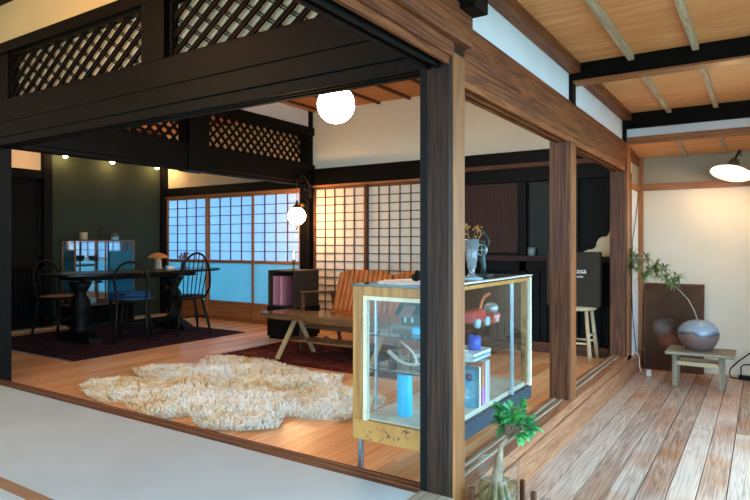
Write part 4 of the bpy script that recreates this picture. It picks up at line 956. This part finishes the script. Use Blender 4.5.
for i in range(90):
    xx = -6.29+1.98*i/89; q.box(xx, xx+0.004, 3.12, 3.15, rz, FZ+0.004); q.box(xx, xx+0.004, 0.92, 0.95, rz, FZ+0.004)
q.build('fringe', plain('grey_fringe', '#6a5d62', 0.9), t)['kind'] = 'stuff'
CZ = FZ+0.0145
# sofa
leather = plain('tan_orange_leather', '#b45c1a', 0.42, var=0.12, scale=8)
t = thing('two_seat_sofa', 'wood framed two seat sofa with channelled tan leather back by the screens', 'sofa', (-2.3, 3.0, CZ))
tilt = Matrix.Translation((0, 3.0, 0.30)) @ Matrix.Rotation(math.radians(-20), 4, 'X')
for (x0, x1) in ((-2.84, -2.16), (-2.15, -1.47)):
    b = MB(); n = 11; wv = (x1-x0-0.01)/n
    for i in range(n):
        cxm = x0+0.005+wv*(i+0.5); hb = 0.455-0.035*abs((i-(n-1)/2)/((n-1)/2))**5
        prof = [(cxm+wv*0.5*math.sin(a), -0.035-0.018*math.cos(a)) for a in [(-PI/2)+PI*k/6 for k in range(7)]]+[(cxm+wv*0.5, 0.03), (cxm-wv*0.5, 0.03)]
        b.prism(prof, 'z', 0.0, hb)
    b.xform(tilt); b.build('backrest', leather, t, bevel=0.004)
    b = MB()
    for i in range(n):
        cxm = x0+0.005+wv*(i+0.5)
        prof = [(cxm+wv*0.5*math.sin(a), 0.30+0.022*math.cos(a)) for a in [(-PI/2)+PI*k/6 for k in range(7)]]+[(cxm+wv*0.5, 0.21), (cxm-wv*0.5, 0.21)]
        b.prism(prof, 'y', 2.55, 3.02)
    b.build('seat_cushion', leather, t, bevel=0.004)
sw = M['mid']
for xx in (-2.90, -1.42):
    q = MB(); q.bar((xx, 2.52, 0.53), (xx, 3.10, 0.50), 0.04, 0.018); q.build('armrest', sw['y'], t, bevel=0.006)
    for p_, q_ in (((xx, 2.56, 0.52), (xx, 2.52, CZ)), ((xx, 3.05, 0.50), (xx, 3.2, FZ+0.004))): MB().bar(p_, q_, 0.03, 0.035, (0, 1, 0)).build('leg', sw['z'], t, bevel=0.004)
q = MB(); q.bar((-2.90, 2.54, 0.19), (-1.42, 2.54, 0.19), 0.03, 0.04); q.bar((-2.90, 3.06, 0.17), (-1.42, 3.06, 0.17), 0.03, 0.04); q.bar((-2.90, 2.54, 0.19), (-2.90, 3.08, 0.17), 0.025, 0.04); q.bar((-1.42, 2.54, 0.19), (-1.42, 3.08, 0.17), 0.025, 0.04)
q.build('frame', sw['x'], t)
# low table
M['tan_leg'] = wood('pale_oak_leg', '#96774e', '#c4a57a', 'z', rough=0.5)
t = thing('low_table', 'low folding wooden table with crossed legs in front of the sofa', 'table', (-2.35, 2.25, CZ))
gl = wood('polished_teak', '#4a2c18', '#9a6a40', 'x', rough=0.16, bump=0.05, cross=18)
q = MB(); y = 2.06
for i in range(6): q.box(-3.03, -1.5, 2.065+i*0.068, 2.065+i*0.068+0.064, 0.335, 0.36)
q.build('tabletop', gl, t, bevel=0.004)
q = MB(); q.box(-3.0, -1.53, 2.085, 2.105, 0.305, 0.335); q.box(-3.0, -1.53, 2.425, 2.445, 0.305, 0.335); q.build('apron', gl, t)
for xx in (-2.70, -1.68):
    MB().bar((xx-0.012, 2.22, 0.30), (xx-0.012, 1.96, CZ+0.012), 0.022, 0.045, (1, 0, 0)).build('leg', M['tan_leg'], t, bevel=0.003)
    MB().bar((xx+0.016, 2.24, 0.30), (xx+0.016, 2.46, CZ+0.012), 0.022, 0.045, (1, 0, 0)).build('leg', M['tan_leg'], t, bevel=0.003)
q = MB()
for i in range(5): q.box(-2.80, -1.60, 2.15+i*0.05, 2.185+i*0.05, 0.10, 0.115)
q.build('shelf', gl, t)
tag(MB().ball((-2.93, 2.98, FZ+0.046), 0.045, 20, 14).build('ball', plain('mottled_ball', '#6a6258', 0.4, var=0.5, scale=30), origin=(-2.93, 2.98, FZ)), 'small mottled ball on the floor under the sofa', 'ball')
# crate on a low black cabinet by the post
t = thing('low_cabinet', 'low black cabinet standing by the dark wall post', 'cabinet', (-3.55, 3.2, FZ))
q = MB(); q.box(-3.77, -3.36, 2.95, 3.42, FZ+0.03, 0.30); q.build('body', M['black'], t, bevel=0.004)
MB().box(-3.75, -3.38, 2.97, 3.40, FZ, FZ+0.03).build('plinth', M['dark']['x'], t)
MB().box(-3.74, -3.39, 2.942, 2.95, FZ+0.05, 0.28).build('door', M['dark']['z'], t, bevel=0.003)
t = thing('open_crate', 'dark wooden open fronted crate on the low black cabinet, holding pink books', 'crate', (-3.55, 3.2, 0.3005))
x0, x1, y0, y1, z0, z1 = -3.735, -3.33, 2.93, 3.36, 0.3005, 0.72; q = MB()
for b in ((x0, x1, y0, y1, z0, z0+0.02), (x0, x1, y0, y1, z1-0.018, z1), (x0, x0+0.02, y0, y1, z0+0.02, z1-0.018), (x1-0.02, x1, y0, y1, z0+0.02, z1-0.018), (x0+0.02, x1-0.02, y1-0.015, y1, z0+0.02, z1-0.018)): q.box(*b)
q.build('body', wood('dark_crate_wood', '#1d150d', '#43331f', 'x', spec=0.3), t, bevel=0.003)
g = 'pink books in the crate'
for i, (w_, cc, lb) in enumerate(((0.05, '#b5707a', 'dusty pink book at the left of the crate, widest spine'), (0.042, '#a2606e', 'mauve pink book second from left in the crate'), (0.045, '#bf8080', 'light rose book third from left in the crate'), (0.04, '#94545f', 'dark rose book at the right of the row in the crate'))):
    xs = -3.69+i*0.052
    o = thing('book', lb, 'book', (xs, 3.05, 0.321), g)
    q = MB(); q.box(xs, xs+w_, 2.965, 2.97, 0.321, 0.65); q.box(xs, xs+0.003, 2.97, 3.15, 0.321, 0.65); q.box(xs+w_-0.003, xs+w_, 2.97, 3.15, 0.321, 0.65); q.build('cover', plain('rose_cover_%d' % i, cc, 0.6), o)
    MB().box(xs+0.003, xs+w_-0.003, 2.97, 3.145, 0.326, 0.645).build('pages', plain('paper_pages', '#d8cdb8', 0.8), o)
lx, ly = -3.44, 3.04
t = thing('bulb_lamp', 'small brass lamp with a bare glowing bulb on top of the crate', 'lamp', (lx, ly, 0.7205))
MB().lathe([(0.06, 0), (0.062, 0.006), (0.03, 0.014), (0.01, 0.022), (0.009, 0.07), (0.018, 0.075), (0.02, 0.12), (0.014, 0.125)], (lx, ly, 0.7205), 24).build('base', M['brass'], t)
_b = MB().lathe([(0.012, 0.12), (0.02, 0.14), (0.028, 0.17), (0.026, 0.195), (0.012, 0.225), (0.001, 0.23)], (lx, ly, 0.7205), 20); bu = _b.build('bulb', glass_thin('bulb_glass', (1, 0.93, 0.8)), t)
MB().tube([(lx, ly, 0.85), (lx-0.006, ly, 0.9), (lx, ly, 0.93), (lx+0.006, ly, 0.9), (lx, ly, 0.86)], 0.003, 6).build('filament', emit('glowing_filament', '#ffd08a', 60), bu)

# ------------------------------------------------------------------ dining room
DZ = 0.70
tx = -5.3
t = thing('dining_table', 'long black dining table with rounded ends on two turned pedestals', 'table', (tx, 2.36, CZ))
q = MB(); rim = []
for i in range(56):
    a = 2*PI*i/56; ca, sa = math.cos(a), math.sin(a)
    rim.append((tx+0.40*math.copysign(abs(ca)**0.7, ca), 2.36+1.14*math.copysign(abs(sa)**0.55, sa)))
q.prism(rim, 'z', DZ-0.03, DZ); q.build('tabletop', wood('ebonised_top', '#0a0705', '#17110c', 'y', rough=0.3, spec=0.25), t, bevel=0.006)
q = MB(); q.box(tx-0.25, tx+0.25, 1.5, 3.0, DZ-0.08, DZ-0.03); q.build('apron', M['black'], t)
for yy in (1.6, 2.85):
    q = MB(); q.lathe([(0.10, CZ+0.10), (0.12, CZ+0.13), (0.07, CZ+0.18), (0.09, CZ+0.3), (0.11, CZ+0.38), (0.10, CZ+0.45), (0.06, CZ+0.52), (0.09, CZ+0.58), (0.13, DZ-0.1)], (tx, yy, 0), 24)
    q.prism([(tx-0.30, CZ), (tx+0.30, CZ), (tx+0.28, CZ+0.05), (tx+0.12, CZ+0.11), (tx-0.12, CZ+0.11), (tx-0.28, CZ+0.05)], 'y', yy-0.07, yy+0.07)
    q.build('pedestal', M['black'], t)
MB().box(tx-0.04, tx+0.04, 1.67, 2.78, CZ+0.10, CZ+0.16).build('stretcher', M['black'], t)

bw = plain('dark_bentwood', '#150d08', 0.5, **{'Specular IOR Level': 0.2})
def bentwood(name, label, x, y, rz_, seatmat, hoops=2):
    """seat centre at (x,y); the back is on local -y"""
    t = thing(name, label, 'chair', (x, y, CZ), 'dining chairs')
    mt = Matrix.Translation((x, y, CZ)) @ Matrix.Rotation(rz_, 4, 'Z')
    def bl(mb, nm, mat, **k): mb.xform(mt); return mb.build(nm, mat, t, **k)
    bl(MB().lathe([(0.19, 0.44), (0.205, 0.445), (0.205, 0.468), (0.19, 0.472), (0.001, 0.47)], (0, 0, 0), 32), 'seat', seatmat)
    bl(MB().tube([(0.2*math.cos(a), 0.2*math.sin(a), 0.452) for a in [2*PI*i/32 for i in range(32)]], 0.016, 8, closed=True), 'seat_ring', bw)
    for sx in (-1, 1): bl(MB().tube([(sx*0.13, 0.14, 0.45), (sx*0.155, 0.17, 0.2), (sx*0.17, 0.2, 0)], [0.017, 0.015, 0.012], 10), 'leg', bw)
    # back legs run up into the hoop: one bent piece
    h = [(-0.17, -0.24, 0.0), (-0.155, -0.19, 0.25), (-0.15, -0.17, 0.45), (-0.165, -0.2, 0.62)]
    h += [(0.175*math.cos(a), -0.215-0.05*math.sin(a)*0.5, 0.68+0.20*math.sin(a)) for a in [PI-PI*i/14 for i in range(15)]]
    h += [(0.165, -0.2, 0.62), (0.15, -0.17, 0.45), (0.155, -0.19, 0.25), (0.17, -0.24, 0.0)]
    bl(MB().tube(h, 0.0145, 10), 'back_hoop', bw)
    if hoops == 2:
        h = [(-0.085, -0.175, 0.46), (-0.10, -0.195, 0.6)]+[(0.105*math.cos(a), -0.205-0.02*math.sin(a), 0.66+0.13*math.sin(a)) for a in [PI-PI*i/10 for i in range(11)]]+[(0.10, -0.195, 0.6), (0.085, -0.175, 0.46)]
        bl(MB().tube(h, 0.011, 8), 'inner_hoop', bw)
    bl(MB().tube([(0.145*math.cos(a), 0.005+0.155*math.sin(a), 0.2) for a in [2*PI*i/28 for i in range(28)]], 0.010, 8, closed=True), 'leg_ring', bw)
    return t
blue = plain('deep_blue_fabric', '#1f5f8c', 0.8)
cane = plain('golden_cane', '#a87440', 0.6)
bentwood('bentwood_chair', 'dark bentwood chair with golden seat on the far left side of the dining table', -5.9, 1.70, math.radians(-80), cane)
bentwood('bentwood_chair', 'dark bentwood chair with blue seat, its open hoop back toward the tatami room', -4.88, 1.98, math.radians(48), blue, hoops=1)
# windsor chair at the far right
def windsor(label, x, y, rz_):
    t = thing('windsor_chair', label, 'chair', (x, y, CZ), 'dining chairs')
    mt = Matrix.Translation((x, y, CZ)) @ Matrix.Rotation(rz_, 4, 'Z')
    def bl(mb, nm, **k): mb.xform(mt); return mb.build(nm, bw, t, **k)
    bl(MB().lathe([(0.2, 0.425), (0.215, 0.435), (0.215, 0.455), (0.19, 0.462), (0.001, 0.452)], (0, 0, 0), 32), 'seat')
    for sx in (-1, 1):
        for sy in (-1, 1): bl(MB().tube([(sx*0.12, sy*0.12, 0.43), (sx*0.165, sy*0.17, 0.22), (sx*0.2, sy*0.21, 0)], [0.014, 0.019, 0.011], 10), 'leg')
    bl(MB().tube([(-0.165, 0, 0.2), (0.165, 0, 0.2)], 0.011, 8).tube([(-0.165, -0.17, 0.2), (-0.165, 0.17, 0.2)], 0.011, 8).tube([(0.165, -0.17, 0.2), (0.165, 0.17, 0.2)], 0.011, 8), 'stretcher')
    def hp(a): return Vector((0.20*math.cos(a), -0.17-0.13*max(0, math.sin(a)), 0.55+0.42*math.sin(a)))
    h = [Vector((0.165, -0.13, 0.45))]+[hp(PI*i/18) for i in range(19)]+[Vector((-0.165, -0.13, 0.45))]
    bl(MB().tube(h, 0.013, 10), 'back_hoop')
    q = MB()
    for i in range(6):
        xb = -0.11+0.22*i/5; xt = xb*1.3; zt = 0.55+0.42*math.sqrt(max(0, 1-(xt/0.2)**2)); q.tube([(xb, -0.15, 0.45), (xt, -0.17-0.13*math.sqrt(max(0, 1-(xt/0.2)**2)), zt)], 0.0065, 8)
    bl(q, 'spindles')
    return t
windsor('dark spindle back chair at the far right end of the dining table', -4.74, 2.62, math.radians(70))
# blue high back chair on the far side
t = thing('high_back_chair', 'tall teal upholstered chair on the far side of the dining table', 'chair', (-5.9, 2.6, CZ), 'dining chairs')
MB().box(-6.06, -5.68, 2.42, 2.80, 0.30, 0.40).build('seat', blue, t, bevel=0.02)
MB().box(-6.08, -6.02, 2.43, 2.79, 0.34, 0.93).build('backrest', plain('teal_fabric', '#1f6f86', 0.8), t, bevel=0.02)
for xx in (-6.03, -5.71):
    for yy in (2.45, 2.77): MB().box(xx-0.016, xx+0.016, yy-0.016, yy+0.016, CZ, 0.30).build('leg', bw, t)
# glass cabinet against the green wall
gx0, gx1, gy0, gy1, gz0, gz1 = WX+0.02, -6.43, 2.2, 3.08, 0.20, 1.075
t = thing('glass_cabinet', 'glass fronted cabinet with thin brass coloured frame against the green wall', 'cabinet', (-6.6, 2.64, FZ))
q = MB(); s = 0.018
for xx in (gx0, gx1-s):
    for yy in (gy0, gy1-s): q.box(xx, xx+s, yy, yy+s, gz0, gz1)
for z in (gz0, gz1-s): 
    for xx in (gx0, gx1-s): q.box(xx, xx+s, gy0, gy1, z, z+s)
    for yy in (gy0, gy1-s): q.box(gx0, gx1, yy, yy+s, z, z+s)
q.box(gx1-s, gx1, 2.63, 2.645, gz0, gz1)
q.build('frame', M['tan']['y'], t)
MB().box(gx0, gx1, gy0, gy1, FZ, gz0).build('base', M['dark']['y'], t, bevel=0.004)
def mirror():
    q = NT('added_mirror'); q.b.inputs['Base Color'].default_value = (0.85, 0.9, 0.93, 1); q.set(Metallic=1.0, Roughness=0.03); return q.m
MB().box(gx0+0.002, gx0+0.006, gy0+s, gy1-s, gz0+s, gz1-s).build('added_mirror', mirror(), t)  # mirror added so the cabinet shows bright daylight reflections
for (a, b) in ((gy0+s, 2.63), (2.645, gy1-s)): MB().box(gx1-0.012, gx1-0.008, a, b, gz0+s, gz1-s).build('door_glass', M['glass_case'], t)
MB().box(gx0+s, gx1-s, gy0+0.008, gy0+0.012, gz0+s, gz1-s).build('side_glass', M['glass_case'], t)
for z in (0.5, 0.8): MB().box(gx0+0.01, gx1-0.02, gy0+0.02, gy1-0.02, z-0.006, z).build('shelf', M['glass_shelf'], t)
cw = plain('white_china', '#e1ded6', 0.25); dk = plain('dark_china', '#3a3f48', 0.3)
def cup(name, label, cat, x, y, z, r, h, mat):
    return tag(MB().lathe([(r*0.7, 0), (r, h*0.1), (r, h), (r*0.9, h), (r*0.85, h*0.12), (0.001, h*0.1)], (x, y, z), 20).build(name, mat, origin=(x, y, z)), label, cat)
cup('bowl', 'dark bowl on the upper shelf inside the glass cabinet', 'bowl', -6.58, 2.55, 0.8005, 0.06, 0.06, dk)
cup('cup', 'white cup at the left of the lower cabinet shelf', 'cup', -6.55, 2.36, 0.2+s+0.001, 0.05, 0.09, cw)
cup('cup', 'white cup at the right of the lower cabinet shelf', 'cup', -6.55, 2.52, 0.2+s+0.001, 0.045, 0.075, cw)
cup('jar', 'grey jar on the middle shelf of the glass cabinet', 'jar', -6.57, 2.85, 0.5005, 0.045, 0.11, dk)
cup('mug', 'cream mug on top of the glass cabinet at its left', 'mug', -6.6, 2.42, gz1+0.0005, 0.05, 0.10, plain('cream_china', '#c9ab88', 0.4))
o = thing('candlestick', 'thin dark candlestick on the middle of the cabinet top', 'candlestick', (-6.6, 2.66, gz1+0.0005))
MB().lathe([(0.035, 0), (0.036, 0.006), (0.008, 0.012), (0.006, 0.09), (0.016, 0.10), (0.004, 0.11), (0.004, 0.2), (0.001, 0.21)], (-6.6, 2.66, gz1+0.0005), 16).build('stem', M['iron'], o)
MB().tube([(-6.6, 2.62, gz1+0.13), (-6.6, 2.66, gz1+0.12), (-6.6, 2.70, gz1+0.13)], 0.005, 8).build('arm', M['iron'], o)
o = thing('desk_bell', 'small dark pot with pale base on the right of the cabinet top', 'pot', (-6.6, 2.88, gz1+0.0005))
MB().lathe([(0.05, 0), (0.052, 0.05), (0.001, 0.05)], (-6.6, 2.88, gz1+0.0005), 20).build('base', plain('pale_blue_china', '#9bc4d0', 0.3), o)
MB().lathe([(0.053, 0.05), (0.06, 0.06), (0.04, 0.09), (0.01, 0.105), (0.001, 0.106)], (-6.6, 2.88, gz1+0.0005), 20).build('lid', dk, o)
# table lamp and items on the table
ax, ay = -5.3, 2.62
t = thing('table_lamp', 'mushroom table lamp with an orange shade on the dining table', 'lamp', (ax, ay, DZ+0.0005))
MB().lathe([(0.055, 0), (0.06, 0.01), (0.045, 0.03), (0.04, 0.10), (0.045, 0.145)], (ax, ay, DZ+0.0005), 24).build('base', plain('beige_ceramic', '#b99672', 0.4), t)
MB().lathe([(0.125, 0.145), (0.12, 0.155), (0.08, 0.19), (0.03, 0.21), (0.001, 0.213)], (ax, ay, DZ+0.0005), 28).build('shade', plain('orange_shade', '#d0813c', 0.5), t)
cup('glass_cup', 'clear tumbler on the dining table behind the blue seated chair', 'glass', -5.1, 2.45, DZ+0.0005, 0.035, 0.1, M['glass_case'])
cup('teapot_bowl', 'pale bowl on the dining table beside the orange lamp', 'bowl', -5.15, 2.68, DZ+0.0005, 0.055, 0.05, cw)
o = thing('dried_flowers', 'bunch of reddish dried flowers in a small dark jar at the table end', 'flowers', (-5.35, 3.05, DZ+0.0005))
MB().lathe([(0.03, 0), (0.04, 0.02), (0.03, 0.08), (0.02, 0.09)], (-5.35, 3.05, DZ+0.0005), 18).build('jar', dk, o)
q = MB(); rr = random.Random(8)
for k in range(26):
    a = rr.random()*6.28; e = Vector((-5.35+0.09*math.cos(a)*rr.random(), 3.05+0.09*math.sin(a)*rr.random(), DZ+rr.uniform(0.13, 0.2))); q.tube([(-5.35, 3.05, DZ+0.08), e], [0.001, 0.0012], 5); q.ball(tuple(e), 0.012, 8, 6)
q.build('blooms', plain('rust_blooms', '#7a3f2a', 0.8, var=0.3), o)

# ------------------------------------------------------------------ light, world, camera
w = bpy.data.worlds.new('World'); scn.world = w; w.use_nodes = True
bg = w.node_tree.nodes['Background']; bg.inputs['Color'].default_value = (0.40, 0.72, 1.0, 1); bg.inputs['Strength'].default_value = 4.1
def portal(loc, rot, sx, sy):
    L = bpy.data.lights.new('window_portal', 'AREA'); L.shape = 'RECTANGLE'; L.size = sx; L.size_y = sy; L.energy = 1
    L.cycles.is_portal = True
    o = bpy.data.objects.new('window_portal', L); COL.objects.link(o); o.location = loc; o.rotation_euler = rot
portal((1.85, -0.7, 0.82), (0, PI/2, 0), 2.1, 6.6)
portal((-1.9, -4.1, 0.9), (PI/2, 0, 0), 3.1, 2.0)
portal((-5.35, 4.0, 0.8), (-PI/2, 0, 0), 2.8, 1.9)

cam = bpy.data.cameras.new('Camera'); cam.sensor_width = 36; cam.lens = 598/750*36; cam.shift_y = -6/750; cam.clip_start = 0.05
co = bpy.data.objects.new('Camera', cam); COL.objects.link(co); co.location = (1.057, -2.175, 1.02)
co.rotation_euler = (PI/2, 0, math.atan2(389, 598)); scn.camera = co
vs_ = scn.view_settings; vs_.view_transform = 'Standard'; vs_.look = 'None'; vs_.exposure = 1.55; vs_.gamma = 1.0; vs_.use_curve_mapping = False
cy = scn.cycles; cy.use_denoising = True; cy.max_bounces = 10; cy.diffuse_bounces = 5; cy.transparent_max_bounces = 24; cy.caustics_reflective = False; cy.caustics_refractive = False; cy.sample_clamp_indirect = 6
